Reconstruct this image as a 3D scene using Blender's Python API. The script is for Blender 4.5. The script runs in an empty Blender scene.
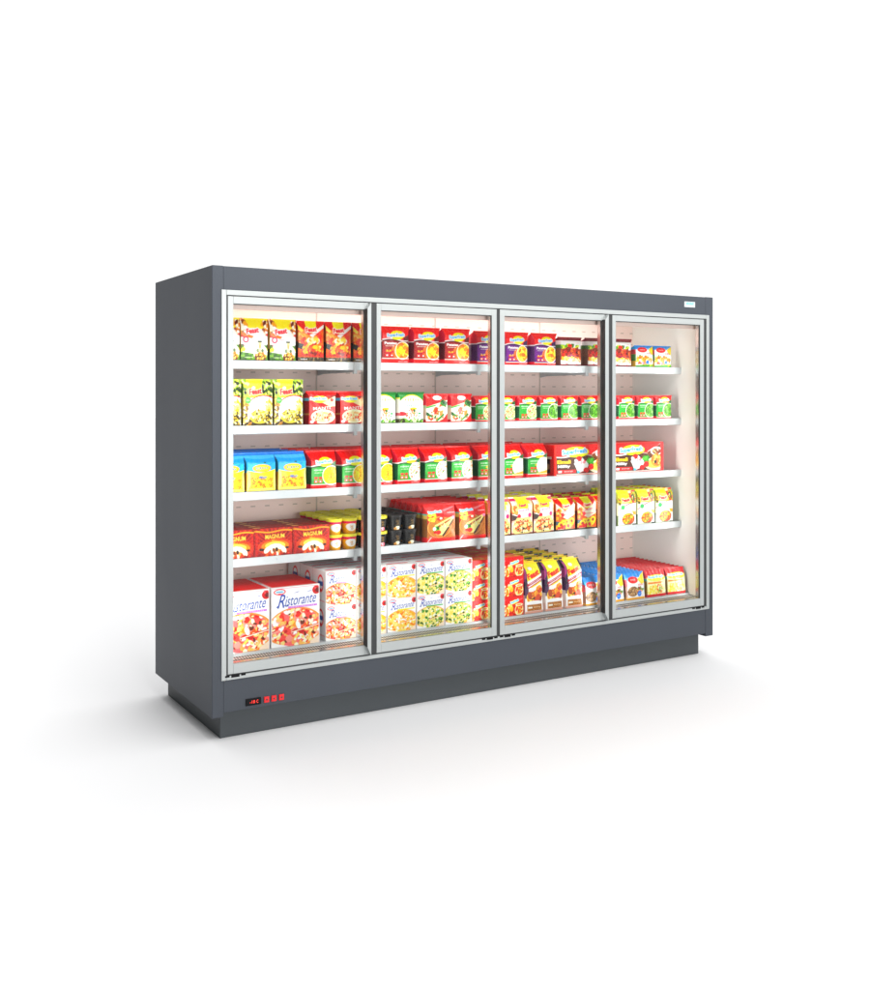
import bpy, math, random
import numpy as np

scene = bpy.context.scene
COL = scene.collection
G = 0.115                      # the cabinet's underside above the floor

# ------------------------------------------------------------------ helpers
def lin(c):
    if isinstance(c, str):
        c = c.lstrip('#')
        if len(c) == 3: c = ''.join(q*2 for q in c)
        c = tuple(int(c[i:i+2], 16)/255 for i in (0, 2, 4))
    return tuple((x/12.92 if x <= .04045 else ((x+.055)/1.055)**2.4) for x in c)

def mat(name, color=(.8, .8, .8), rough=.5, metal=0., spec=.5, emit=None, estr=0., coat=0., bump=None, noise=None):
    m = bpy.data.materials.new(name); m.use_nodes = True
    nt = m.node_tree; b = nt.nodes['Principled BSDF']
    b.inputs['Base Color'].default_value = (*color, 1)
    b.inputs['Roughness'].default_value = rough
    b.inputs['Metallic'].default_value = metal
    b.inputs['Specular IOR Level'].default_value = spec
    b.inputs['Coat Weight'].default_value = coat
    if emit:
        b.inputs['Emission Color'].default_value = (*emit, 1); b.inputs['Emission Strength'].default_value = estr
    if noise or bump:
        tc = nt.nodes.new('ShaderNodeTexCoord')
    if noise:                  # (scale vector, amount) : gentle colour and roughness mottling
        mp = nt.nodes.new('ShaderNodeMapping'); mp.inputs['Scale'].default_value = noise[0]
        n = nt.nodes.new('ShaderNodeTexNoise'); n.inputs['Scale'].default_value = 1; n.inputs['Detail'].default_value = 4
        nt.links.new(tc.outputs['Object'], mp.inputs['Vector']); nt.links.new(mp.outputs[0], n.inputs['Vector'])
        r = nt.nodes.new('ShaderNodeMapRange'); r.inputs['To Min'].default_value = 1-noise[1]; r.inputs['To Max'].default_value = 1+noise[1]
        nt.links.new(n.outputs['Fac'], r.inputs['Value'])
        h = nt.nodes.new('ShaderNodeHueSaturation'); h.inputs['Color'].default_value = (*color, 1)
        nt.links.new(r.outputs[0], h.inputs['Value']); nt.links.new(h.outputs[0], b.inputs['Base Color'])
        r2 = nt.nodes.new('ShaderNodeMapRange'); r2.inputs['To Min'].default_value = rough-.07; r2.inputs['To Max'].default_value = rough+.07
        nt.links.new(n.outputs['Fac'], r2.inputs['Value']); nt.links.new(r2.outputs[0], b.inputs['Roughness'])
    if bump:
        n2 = nt.nodes.new('ShaderNodeTexNoise'); n2.inputs['Scale'].default_value = bump[0]; n2.inputs['Detail'].default_value = 3
        bp = nt.nodes.new('ShaderNodeBump'); bp.inputs['Strength'].default_value = bump[1]; bp.inputs['Distance'].default_value = .002
        nt.links.new(tc.outputs['Object'], n2.inputs['Vector']); nt.links.new(n2.outputs['Fac'], bp.inputs['Height'])
        nt.links.new(bp.outputs[0], b.inputs['Normal'])
    return m

def print_mat(name, rough, spec, coat=0., bump=None):
    m = mat(name, (1, 1, 1), rough, 0, spec, coat=coat, bump=bump)
    nt = m.node_tree
    a = nt.nodes.new('ShaderNodeAttribute'); a.attribute_name = 'ink'
    nt.links.new(a.outputs['Color'], nt.nodes['Principled BSDF'].inputs['Base Color'])
    return m

M = {}
M['paint'] = mat('grey_paint', (.059, .067, .081), .5, 0, .21, noise=((2.2, 2.2, .9), .07), bump=(420, .06))
M['plinth'] = mat('plinth_paint', (.066, .074, .080), .5, 0, .2, noise=((3, 3, 3), .08))
M['alu'] = mat('satin_aluminium', (.415, .44, .436), .34, .25, .5, noise=((2, 2, 40), .03))
M['chrome'] = mat('polished_profile', (.62, .62, .6), .22, .9, .5)
M['rubber'] = mat('dark_gasket', (.028, .03, .031), .55)
M['liner'] = mat('cream_liner', (.88, .87, .82), .38, 0, .5, noise=((2, 2, 2), .02))
M['back'] = mat('rosy_back_panel', (.93, .72, .655), .42, 0, .4, noise=((1.4, 1.4, 3), .05))  # pink light bounced off the packs is put into this colour
M['shelf'] = mat('shelf_enamel', (.53, .57, .59), .3, .1, .5, noise=((30, 30, 30), .06))
M['slot'] = mat('slot_dark', (.60, .48, .42), .7)
M['grille'] = mat('grille_steel', (.74, .74, .72), .35, .2)
M['hole'] = mat('grille_hole', (.05, .05, .05), .7)
M['led'] = mat('led_diffuser', (.9, .9, .9), .5, emit=(1, .98, .95), estr=7)
M['black'] = mat('black_plastic', (.008, .008, .009), .45, 0, .1)
M['redbtn'] = mat('red_button', lin('#d8141c'), .35, emit=lin('#d8141c'), estr=.08)
M['digit'] = mat('red_digit', lin('#ff3326'), .4, emit=lin('#ff2a20'), estr=.9)
M['white'] = mat('badge_white', (.50, .53, .54), .35)
M['cyan'] = mat('badge_cyan', lin('#6fb9c4'), .4)
M['floor'] = mat('studio_floor', (.935, .935, .94), .8, 0, .1)
M['film'] = print_mat('printed_film', .32, .5, bump=(55, .35))
M['carton'] = print_mat('printed_carton', .5, .35)
M['tubmat'] = print_mat('printed_tub', .4, .3)

g = bpy.data.materials.new('door_glass'); g.use_nodes = True
nt = g.node_tree; nt.nodes.clear()
o_ = nt.nodes.new('ShaderNodeOutputMaterial'); mx = nt.nodes.new('ShaderNodeMixShader')
tr = nt.nodes.new('ShaderNodeBsdfTransparent'); tr.inputs['Color'].default_value = (.985, .99, .985, 1)
gl = nt.nodes.new('ShaderNodeBsdfGlossy'); gl.inputs['Roughness'].default_value = .01
fr = nt.nodes.new('ShaderNodeFresnel'); fr.inputs['IOR'].default_value = 1.18
nt.links.new(fr.outputs[0], mx.inputs[0]); nt.links.new(tr.outputs[0], mx.inputs[1]); nt.links.new(gl.outputs[0], mx.inputs[2])
nt.links.new(mx.outputs[0], o_.inputs[0]); M['glass'] = g

def tag(o, label=None, cat=None, group=None, kind=None):
    if label: o['label'] = label
    if cat: o['category'] = cat
    if group: o['group'] = group
    if kind: o['kind'] = kind
    return o

def link(name, me, parent=None):
    o = bpy.data.objects.new(name, me); COL.objects.link(o)
    if parent: o.parent = parent
    return o

def empty(name, loc):
    o = bpy.data.objects.new(name, None); o.location = loc; o.empty_display_size = .1; COL.objects.link(o); return o

class MB:
    def __init__(s): s.v = []; s.f = []; s.m = []
    def quad(s, pts, mi=0):
        n = len(s.v); s.v += [tuple(p) for p in pts]; s.f.append(tuple(range(n, n+len(pts)))); s.m.append(mi); return s
    def box(s, x0, y0, z0, x1, y1, z1, mi=0):
        n = len(s.v)
        s.v += [(x0,y0,z0),(x1,y0,z0),(x1,y1,z0),(x0,y1,z0),(x0,y0,z1),(x1,y0,z1),(x1,y1,z1),(x0,y1,z1)]
        s.f += [tuple(n+i for i in q) for q in ((3,2,1,0),(4,5,6,7),(0,1,5,4),(1,2,6,5),(2,3,7,6),(3,0,4,7))]
        s.m += [mi]*6; return s
    def prism(s, poly, axis, a, b, mi=0):      # poly extruded along axis between a and b
        n = len(s.v); k = len(poly)
        for t in (a, b):
            for p, q in poly:
                s.v.append({'x': (t, p, q), 'y': (p, t, q), 'z': (p, q, t)}[axis])
        s.f += [tuple(n+i for i in range(k)), tuple(n+k+i for i in reversed(range(k)))]
        s.f += [(n+i, n+k+i, n+k+(i+1) % k, n+(i+1) % k) for i in range(k)]
        s.m += [mi]*(k+2); return s
    def build(s, name, mats, parent=None, bevel=0, smooth=False):
        me = bpy.data.meshes.new(name); me.from_pydata(s.v, [], s.f)
        if not isinstance(mats, (list, tuple)): mats = [mats]
        for m in mats: me.materials.append(m)
        me.polygons.foreach_set('material_index', s.m)
        import bmesh
        bm = bmesh.new(); bm.from_mesh(me); bmesh.ops.recalc_face_normals(bm, faces=bm.faces); bm.to_mesh(me); bm.free()
        o = link(name, me, parent)
        if bevel:
            b = o.modifiers.new('soft_edge', 'BEVEL'); b.width = bevel; b.segments = 2; b.limit_method = 'ANGLE'
        return o

# ------------------------------------------------------------------ lettering raster
_tc = {}
def text_tris(s, bold, shear):
    k = (s, bold, shear)
    if k in _tc: return _tc[k]
    cu = bpy.data.curves.new('t', 'FONT'); cu.body = s; cu.size = 1; cu.offset = bold; cu.shear = shear; cu.resolution_u = 3
    ob = bpy.data.objects.new('t', cu)
    COL.objects.link(ob); bpy.context.view_layer.update()
    dg = bpy.context.evaluated_depsgraph_get()
    me = ob.evaluated_get(dg).to_mesh(); me.calc_loop_triangles()
    v = np.array([p.co[:2] for p in me.vertices]); t = np.array([list(x.vertices) for x in me.loop_triangles])
    tri = v[t]; lo = v.min(0); hi = v.max(0)
    tri = (tri-(lo+hi)/2)/(hi-lo)
    ob.to_mesh_clear(); bpy.data.objects.remove(ob); bpy.data.curves.remove(cu)
    _tc[k] = tri; return tri

class Art:
    """flat printed artwork, painted into an array that becomes the colour of a fine mesh"""
    SS = 3
    def __init__(s, w, h, nx, base='#ffffff', seed=1):
        s.w, s.h = w, h; s.nx = nx; s.ny = max(8, int(round(nx*h/w))); s.A = w/h
        W, Hh = s.nx*s.SS, s.ny*s.SS
        s.px = Hh
        X, Y = np.meshgrid((np.arange(W)+.5)/Hh*(s.A*Hh/W), (np.arange(Hh)+.5)/Hh)
        s.X, s.Y = X, Y; s.img = np.empty((Hh, W, 3)); s.img[:] = s.c(base); s.r = random.Random(seed); s.rs = np.random.RandomState(seed)
    def c(s, c): return np.array(lin(c))
    def put(s, m, col, a=1.):
        c = s.c(col); s.img[m] = s.img[m]*(1-a)+c*a
    def rect(s, x0, y0, x1, y1, col, a=1.): s.put((s.X >= x0*s.A) & (s.X <= x1*s.A) & (s.Y >= y0) & (s.Y <= y1), col, a)
    def emask(s, cx, cy, rx, ry, rot=0):
        dx = s.X-cx*s.A; dy = s.Y-cy; c, n = math.cos(rot), math.sin(rot)
        return ((dx*c+dy*n)/(rx*s.A))**2+((-dx*n+dy*c)/ry)**2
    def ell(s, cx, cy, rx, ry, col, rot=0, a=1.): s.put(s.emask(cx, cy, rx, ry, rot) <= 1, col, a)
    def ring(s, cx, cy, rx, ry, t, col, rot=0):
        e = s.emask(cx, cy, rx, ry, rot); s.put((e <= 1) & (e > (1-t)**2), col)
    def poly(s, pts, col, a=1.):
        m = np.zeros(s.X.shape, bool); n = len(pts)
        P = [(p[0]*s.A, p[1]) for p in pts]
        for i in range(n):
            x0, y0 = P[i]; x1, y1 = P[(i+1) % n]
            if y0 == y1: continue
            m ^= ((s.Y > y0) != (s.Y > y1)) & (s.X < (x1-x0)*(s.Y-y0)/(y1-y0)+x0)
        s.put(m, col, a)
    def above(s, f, col, a=1.): s.put(s.Y > f(s.X/s.A), col, a)
    def below(s, f, col, a=1.): s.put(s.Y < f(s.X/s.A), col, a)
    def blobs(s, n, cx, cy, rx, ry, size, cols, clip=None, asp=1.8):
        """n irregular morsels scattered in an ellipse"""
        for i in range(n):
            r = math.sqrt(s.r.random()); t = s.r.random()*6.283
            x = cx+rx*r*math.cos(t); y = cy+ry*r*math.sin(t)
            q = size*(.6+.8*s.r.random()); rot = s.r.random()*3.14
            e = s.emask(x, y, q/s.A*(.6+.4*asp*s.r.random()), q*.7, rot)
            m = e <= 1
            if clip is not None: m &= clip
            s.put(m, s.r.choice(cols))
    def mottle(s, mask, cols, scale=14, amt=.6):
        k = s.rs.rand(int(scale)+2, int(scale*s.A)+3)
        yy = s.Y*scale; xx = s.X*scale
        i = yy.astype(int) % k.shape[0]; j = xx.astype(int) % k.shape[1]; v = k[i, j]
        q = (v*len(cols)).astype(int).clip(0, len(cols)-1)
        for n, c in enumerate(cols): s.put(mask & (q == n), c, amt)
    def text(s, t, cx, cy, w, h, col, rot=0, bold=.02, shear=0., outline=None):
        if outline:
            for dx in (-1, 0, 1):
                for dy in (-1, 0, 1):
                    if dx or dy: s.text(t, cx+dx*outline[1]/s.A, cy+dy*outline[1], w, h, outline[0], rot, bold, shear)
        tri = text_tris(t, bold, shear).copy()
        tri[..., 0] *= w*s.A; tri[..., 1] *= h
        c, n = math.cos(rot), math.sin(rot)
        x = tri[..., 0]*c-tri[..., 1]*n+cx*s.A; y = tri[..., 0]*n+tri[..., 1]*c+cy
        W, Hh = s.img.shape[1], s.img.shape[0]; col = s.c(col)
        xs = x*Hh*(W/(s.A*Hh))-.5; ys = y*Hh-.5
        for a, b in zip(xs, ys):
            x0, x1 = max(0, int(a.min())), min(W-1, int(a.max())+1); y0, y1 = max(0, int(b.min())), min(Hh-1, int(b.max())+1)
            if x0 > x1 or y0 > y1: continue
            gx, gy = np.meshgrid(np.arange(x0, x1+1), np.arange(y0, y1+1))
            d = (b[1]-b[2])*(a[0]-a[2])+(a[2]-a[1])*(b[0]-b[2])
            if abs(d) < 1e-9: continue
            l0 = ((b[1]-b[2])*(gx-a[2])+(a[2]-a[1])*(gy-b[2]))/d; l1 = ((b[2]-b[0])*(gx-a[2])+(a[0]-a[2])*(gy-b[2]))/d
            m = (l0 >= -.02) & (l1 >= -.02) & (l0+l1 <= 1.02)
            s.img[y0:y1+1, x0:x1+1][m] = col
    def scrib(s, cx, cy, w, h, col, n=7, rot=0.):
        """a line of print too small to read in the photograph"""
        for i in range(n):
            t = (i+.5)/n-.5; x = cx+t*w; y = cy+t*w*s.A*math.tan(rot)
            hh = h*(.55+.45*s.r.random())
            s.rect(x-w/n*.30, y-hh/2, x+w/n*.22, y+hh/2, col)
    def out(s):
        W, Hh, k = s.nx, s.ny, s.SS
        a = s.img.reshape(Hh, k, W, k, 3).mean((1, 3))
        g = a.mean(2, keepdims=True)                       # deep process inks
        return np.clip(g+(a-g)*1.14, 0, 1)**1.28

def sample(a, u, v):
    """bilinear lookup of artwork a (ny,nx,3) at arrays u,v in 0..1"""
    ny, nx = a.shape[:2]
    x = np.clip(u*nx-.5, 0, nx-1); y = np.clip(v*ny-.5, 0, ny-1)
    i, j = y.astype(int), x.astype(int); i1 = np.minimum(i+1, ny-1); j1 = np.minimum(j+1, nx-1)
    fy, fx = (y-i)[..., None], (x-j)[..., None]
    return (a[i, j]*(1-fx)+a[i, j1]*fx)*(1-fy)+(a[i1, j]*(1-fx)+a[i1, j1]*fx)*fy

def mesh_from(name, V, Q, C, m, smooth=True):
    me = bpy.data.meshes.new(name); me.from_pydata(V.tolist(), [], Q)
    at = me.color_attributes.new('ink', 'FLOAT_COLOR', 'POINT')
    at.data.foreach_set('color', np.concatenate([np.clip(C, 0, .82), np.ones((len(C), 1))], 1).astype(np.float32).ravel())
    me.materials.append(m)
    if smooth: me.polygons.foreach_set('use_smooth', [True]*len(me.polygons))
    return me

def ramp(stops, v):
    """colour up the side of a pack: stops = [(height, colour)...] as hard bands"""
    out = np.empty(v.shape+(3,)); out[:] = lin(stops[0][1])
    for h, c in stops: out[v >= h] = lin(c)
    return out

# ------------------------------------------------------------------ pack shapes
def bag_mesh(name, art, w, wf, h, d, side, taper=.72, top='crimp', lean=0., seed=3, puff=.006, wr=.0016, sp=.5):
    """soft bag: printed front, folded sides, closed by a flat seal along the top. w full width, wf flat front width, d depth; y=0 is the front"""
    a = art.out(); nu, nv = art.nx, art.ny
    us = np.linspace(0, 1, nu); k = 7
    # perimeter: (kind, x fraction, y fraction) x: -1..1 in terms of front half / full half
    per = [(-1+2*u, 0., 0.) for u in us]
    th = np.linspace(0, 1, k+1)[1:]
    per += [(1., t, math.sin(t*math.pi/2)*.0+.42*t) for t in th]          # right chamfer, front to full width
    per += [(1., 1., .42+.58*t) for t in np.linspace(0, 1, 4)[1:]]
    per += [(1-2*t, 1., 1.) for t in np.linspace(0, 1, 8)[1:]]
    per += [(-1., 1., 1-.58*t) for t in np.linspace(0, 1, 4)[1:]]
    per += [(-1., 1-t, .42*(1-t)) for t in th[:-1]]
    per = np.array(per); n = len(per)
    vs = np.linspace(0, 1, nv)
    rs = np.random.RandomState(seed); ph = rs.rand(8)*6.28; fq = rs.rand(8)*9+4
    V = np.zeros((nv, n, 3)); C = np.zeros((nv, n, 3))
    s = np.clip((vs-taper)/(1-taper-.035), 0, 1); close = (1-s**1.35)             # 1 below, 0 at the seal
    b = np.clip(vs/.06, 0, 1); foot = .9+.1*np.sqrt(b)
    dep = d*close*foot+.0025
    fw = wf/2+(w/2-wf/2)*(1-close)**1.5
    cen = d/2+lean*vs+(sp-.5)*d*(1-close)
    X = per[:, 0][None, :]*(fw[:, None]+(w/2-fw[:, None])*per[:, 1][None, :])
    yf = per[:, 2][None, :]
    X = X*(1-.030*np.sin(np.pi*np.clip(vs/.97, 0, 1))[:, None]*(per[:, 2] < .95)[None, :])
    bul = np.sin(np.pi*(per[:, 0]+1)/2)[None, :]*np.sin(np.pi*np.clip(vs, 0, 1))[:, None]
    front = (np.arange(n) < nu)[None, :]
    U = (per[:, 0]+1)/2
    wrk = sum(np.sin(fq[i]*U[None, :]*(1+i*.4)+ph[i]+fq[7-i]*vs[:, None]*1.3) for i in range(4))/4
    crease = sum(np.sin(34*U+ph[i]*3+i)[None, :]*np.clip((vs-taper+.06)/.2, 0, 1)[:, None]*np.clip((1-vs)/.08, 0, 1)[:, None] for i in range(2))*.5
    Y = cen[:, None]+(yf-.5)*dep[:, None]-front*(bul*puff+wr*wrk*np.sin(np.pi*vs)[:, None]+wr*1.1*crease)
    V[..., 0] = X; V[..., 1] = Y; V[..., 2] = vs[:, None]*h
    if top == 'zig':
        V[-1, :, 2] += .0012*((np.arange(n) % 4) < 2)
    UU, VV = np.meshgrid(U, vs)
    C[:] = sample(a, UU, VV)
    sc = ramp(side, vs)
    C[:, nu:, :] = sc[:, None, :]
    C[vs > .965, nu:, :] = sc[-1]
    Q = []
    idx = np.arange(nv*n).reshape(nv, n); nx_ = np.roll(idx, -1, 1)
    Q = np.stack([idx[:-1], nx_[:-1], nx_[1:], idx[1:]], -1).reshape(-1, 4).tolist()
    Q.append(idx[0][::-1].tolist()); Q.append(idx[-1].tolist())
    return mesh_from(name, V.reshape(-1, 3), Q, C.reshape(-1, 3), M['film'])

def box_mesh(name, art, w, h, d, side, top, other, bulge=.0012):
    """carton: front, left side and top printed; side/top are Art or a colour"""
    Vs, Qs, Cs = [], [], []; n0 = 0
    def face(fn, a, nx, ny):
        nonlocal n0
        u, v = np.meshgrid(np.linspace(0, 1, nx), np.linspace(0, 1, ny))
        P = fn(u, v); c = sample(a, u, v) if isinstance(a, np.ndarray) else np.broadcast_to(np.array(lin(a)), u.shape+(3,))
        idx = np.arange(nx*ny).reshape(ny, nx)+n0; n0 += nx*ny
        Vs.append(P.reshape(-1, 3)); Cs.append(np.array(c).reshape(-1, 3))
        Qs.extend(np.stack([idx[:-1, :-1], idx[:-1, 1:], idx[1:, 1:], idx[1:, :-1]], -1).reshape(-1, 4).tolist())
    def arr(a): return a.out() if isinstance(a, Art) else a
    e = .0006
    B = lambda u, v: bulge*np.sin(np.pi*u)*np.sin(np.pi*v)
    st = lambda x, y, z: np.stack([x, y, z], -1)
    def res(a, q=6): return (a.shape[1], a.shape[0]) if isinstance(a, np.ndarray) else (q, q)
    a = arr(art); face(lambda u, v: st((u-.5)*w, -B(u, v), v*h), a, *res(a))
    a = arr(side); face(lambda u, v: st(-w/2-B(u, v), (1-u)*d, v*h), a, *res(a))
    a = arr(top); face(lambda u, v: st((u-.5)*w, v*d, h+B(u, v)), a, *res(a))
    a = arr(other)
    face(lambda u, v: st(w/2+B(u, v), u*d, v*h), a, 6, 6)
    face(lambda u, v: st((.5-u)*w, d+B(u, v), v*h), a, 6, 6)
    face(lambda u, v: st((u-.5)*w, (1-v)*d, 0*u), a, 6, 6)
    return mesh_from(name, np.concatenate(Vs), Qs, np.concatenate(Cs), M['carton'])

def tub_mesh(name, art, r0, r1, h):
    """conical cup; artwork wraps the half facing the shopper"""
    a = art.out(); nv, nth = art.ny, 128
    vs = np.linspace(0, 1, nv); th = np.linspace(0, 2*math.pi, nth, endpoint=False)
    R = r0+(r1-r0)*vs
    T, VV = np.meshgrid(th, vs)
    X = R[:, None]*np.sin(T); Y = -R[:, None]*np.cos(T); Z = VV*h
    t = (T+math.pi) % (2*math.pi)-math.pi                                  # 0 faces -y
    C = sample(a, np.clip(.5+t/(math.pi), 0, 1), VV)
    V = np.stack([X, Y, Z], -1)
    idx = np.arange(nv*nth).reshape(nv, nth); nx_ = np.roll(idx, -1, 1)
    Q = np.stack([idx[:-1], nx_[:-1], nx_[1:], idx[1:]], -1).reshape(-1, 4).tolist(); Q.append(idx[0][::-1].tolist()); Q.append(idx[-1].tolist())
    return mesh_from(name, V.reshape(-1, 3), Q, C.reshape(-1, 3), M['tubmat'])

def lid_mesh(name, r, z, h, col, rim):
    prof = [(r*.93, z), (r*1.0, z), (r*1.03, z+.002), (r*1.03, z+h*.8), (r*1.0, z+h), (r*.95, z+h), (r*.92, z+h-.003), (.001, z+h-.003)]
    n = 40; V = []; C = []
    for i, (rr, zz) in enumerate(prof):
        for k in range(n):
            t = 2*math.pi*k/n; V.append((rr*math.sin(t), -rr*math.cos(t), zz)); C.append(lin(rim if i < 2 else col))
    idx = np.arange(len(V)).reshape(len(prof), n); nx_ = np.roll(idx, -1, 1)
    Q = np.stack([idx[:-1], nx_[:-1], nx_[1:], idx[1:]], -1).reshape(-1, 4).tolist()
    me = mesh_from(name, np.array(V), Q, np.array(C), M['tubmat'])
    return me

# ------------------------------------------------------------------ printed designs
RED = '#e4112e'; CY = '#28b4dc'
def sf_logo(p, cx, cy, w, hh=.13):
    p.ell(cx+w*.08, cy, w*.42, hh*.95, '#fff04a', rot=.06)
    p.text('SuperFresh', cx, cy-.004, w, hh*.82, '#27a9e1', rot=.05, bold=.03, outline=('#f2ffff', .014))

def dish(p, kind, cx, cy, rx, ry):
    p.ell(cx, cy, rx, ry, '#fbfbf2'); clip = p.emask(cx, cy, rx*.93, ry*.93) <= 1
    if kind == 'corn':
        p.put(clip, '#f2cf10'); p.blobs(150, cx, cy, rx, ry, .03, ['#ffe93a', '#e8b808', '#fff27a', '#d89c08', '#fadc20'], clip)
    elif kind == 'veg':
        p.put(clip, '#f7f6e8'); p.blobs(100, cx, cy, rx, ry, .026, ['#e03820', '#f0901c', '#4a9a2c', '#fff8e0', '#e0d4a0', '#ffffff', '#ffffff', '#fffdf0'], clip)
    elif kind == 'mixed':
        p.put(clip, '#dff0b4'); p.blobs(110, cx, cy, rx, ry, .025, ['#e0484a', '#7fc04a', '#4c9a36', '#f4f2d0', '#eaf5c2', '#c8342e'], clip)
    elif kind == 'peas':
        p.put(clip, '#5f9e30'); p.blobs(150, cx, cy, rx, ry, .032, ['#78bc40', '#3f7a20', '#9ad45c', '#2f6418', '#68a838'], clip)
    elif kind == 'rice':
        p.put(clip, '#f8f4e8'); p.blobs(120, cx, cy, rx, ry, .022, ['#ffffff', '#ece2c6', '#fffdf6', '#ddd0ac'], clip); p.poly([(cx-rx, cy-ry*.8), (cx+rx, cy-ry*.4), (cx+rx, cy-ry), (cx-rx, cy-ry)], '#e8b83a')
    elif kind == 'fries':
        p.put(clip, '#fcc820'); p.blobs(46, cx, cy, rx*.95, ry*.95, .07, ['#ffdc3a', '#f0a010', '#ffee80', '#e07e0c', '#ffe458'], clip, asp=1.6)

def sf_bag(kind, lower, dark, title, w=.155, h=.19, seed=1, nx=96, redlow=.12, hi=.60, badge='#e8303a', dishpos=(.76, .35, .30, .24), logo=.71):
    p = Art(w, h, nx, RED, seed)
    p.rect(0, redlow, 1, hi, lower)
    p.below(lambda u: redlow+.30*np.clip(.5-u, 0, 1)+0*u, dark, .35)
    p.rect(0, 0, 1, redlow, '#e2132c')
    p.above(lambda u: hi+.03*np.sin(u*5.5), RED)
    p.put(abs(p.Y-(hi+.03*np.sin(p.X/p.A*5.5))) < .013, '#fff2f2')
    p.put((abs(p.Y-(hi-.035+.03*np.sin(p.X/p.A*5.5))) < .02), dark)
    p.poly([(.80, hi+.06), (1, hi+.14), (1, hi-.02), (.80, hi-.02)], dark)
    if kind == 'peas' or kind == 'mixed' or kind == 'rice' or kind == 'veg':
        p.poly([(.45, .40), (1, .62), (1, .50), (.55, .33)], '#c4d930')
        if kind == 'rice': p.poly([(.30, .38), (.95, .60), (1, .55), (.5, .33)], '#f6c22c')
    if kind == 'fries': p.ell(.62, .33, .30, .20, '#f59a1c', a=.7)
    dish(p, kind, *dishpos)
    p.rect(0, redlow-.012, 1, redlow+.006, '#ffe8e0')
    if title: p.text(title, .30, hi-.095, .46, .07, '#ffffff', bold=.03)
    else: p.scrib(.28, hi-.10, .40, .05, '#e6f6e6')
    p.scrib(.27, hi-.17, .34, .026, '#e8e4d8', 9)
    for i in range(2):
        p.rect(.10+.18*i, redlow+.045, .24+.18*i, redlow+.115, badge); p.rect(.14+.18*i, redlow+.065, .20+.18*i, redlow+.095, '#ffffff')
        p.rect(.10+.18*i, redlow+.145, .24+.18*i, redlow+.20, badge if kind != 'fries' else '#c81830')
    if kind == 'fries': p.text('2,5', .22, redlow+.20, .2, .05, '#ffe060', bold=.03)
    p.scrib(.78, .055, .36, .025, '#ffd8d8', 9)
    sf_logo(p, .50, logo, .66)
    p.rect(0, .955, 1, .965, '#b00c22')
    return p

def frost_potato():
    p = Art(.150, .207, 96, '#e8481c', 5)
    p.mottle(np.ones(p.X.shape, bool), ['#e2481a', '#f07a24', '#d83418', '#f6982c'], 12, .6)
    p.rect(0, .80, 1, 1, '#d8181c'); p.rect(.29, .80, .70, 1, '#fbe70a'); p.ell(.5, .80, .22, .09, '#fbe70a')
    p.poly([(0, .90), (.40, .62), (.45, .56), (0, .78)], '#ffdf6a'); p.poly([(.44, .66), (1, .92), (1, .84), (.5, .58)], '#fff8ee')
    p.blobs(26, .15, .58, .17, .13, .075, ['#e8922c', '#f8b84a', '#d8581a', '#ffd080', '#f0a038'])
    p.poly([(0, .47), (.22, .42), (.14, .30), (0, .34)], '#1a1614')
    p.ell(.58, .52, .27, .10, '#fff6dc'); p.blobs(12, .60, .53, .20, .06, .05, ['#f8d868', '#f0b83a', '#fff0b8'])
    p.scrib(.62, .695, .56, .03, '#d81870', 11, .12); p.scrib(.86, .50, .16, .06, '#d8286a', 3); p.scrib(.64, .60, .40, .02, '#e8506a', 9)
    p.blobs(100, .54, .30, .42, .13, .05, ['#f0a81c', '#ffcc3a', '#e07a18', '#ffe890', '#f4b430', '#d04e18', '#b8401a'])
    p.blobs(26, .5, .18, .44, .05, .045, ['#c8321a', '#e05228', '#8a2414'])
    p.rect(0, 0, 1, .11, '#5a482c'); p.mottle(p.Y < .13, ['#4a3a24', '#7a6642', '#332e1e', '#a89468'], 26, .8); p.scrib(.22, .07, .26, .03, '#ffffff')
    p.text('Feast', .50, .79, .44, .12, '#dc1038', rot=.10, bold=.05, outline=('#fff6f0', .012))
    return p
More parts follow.
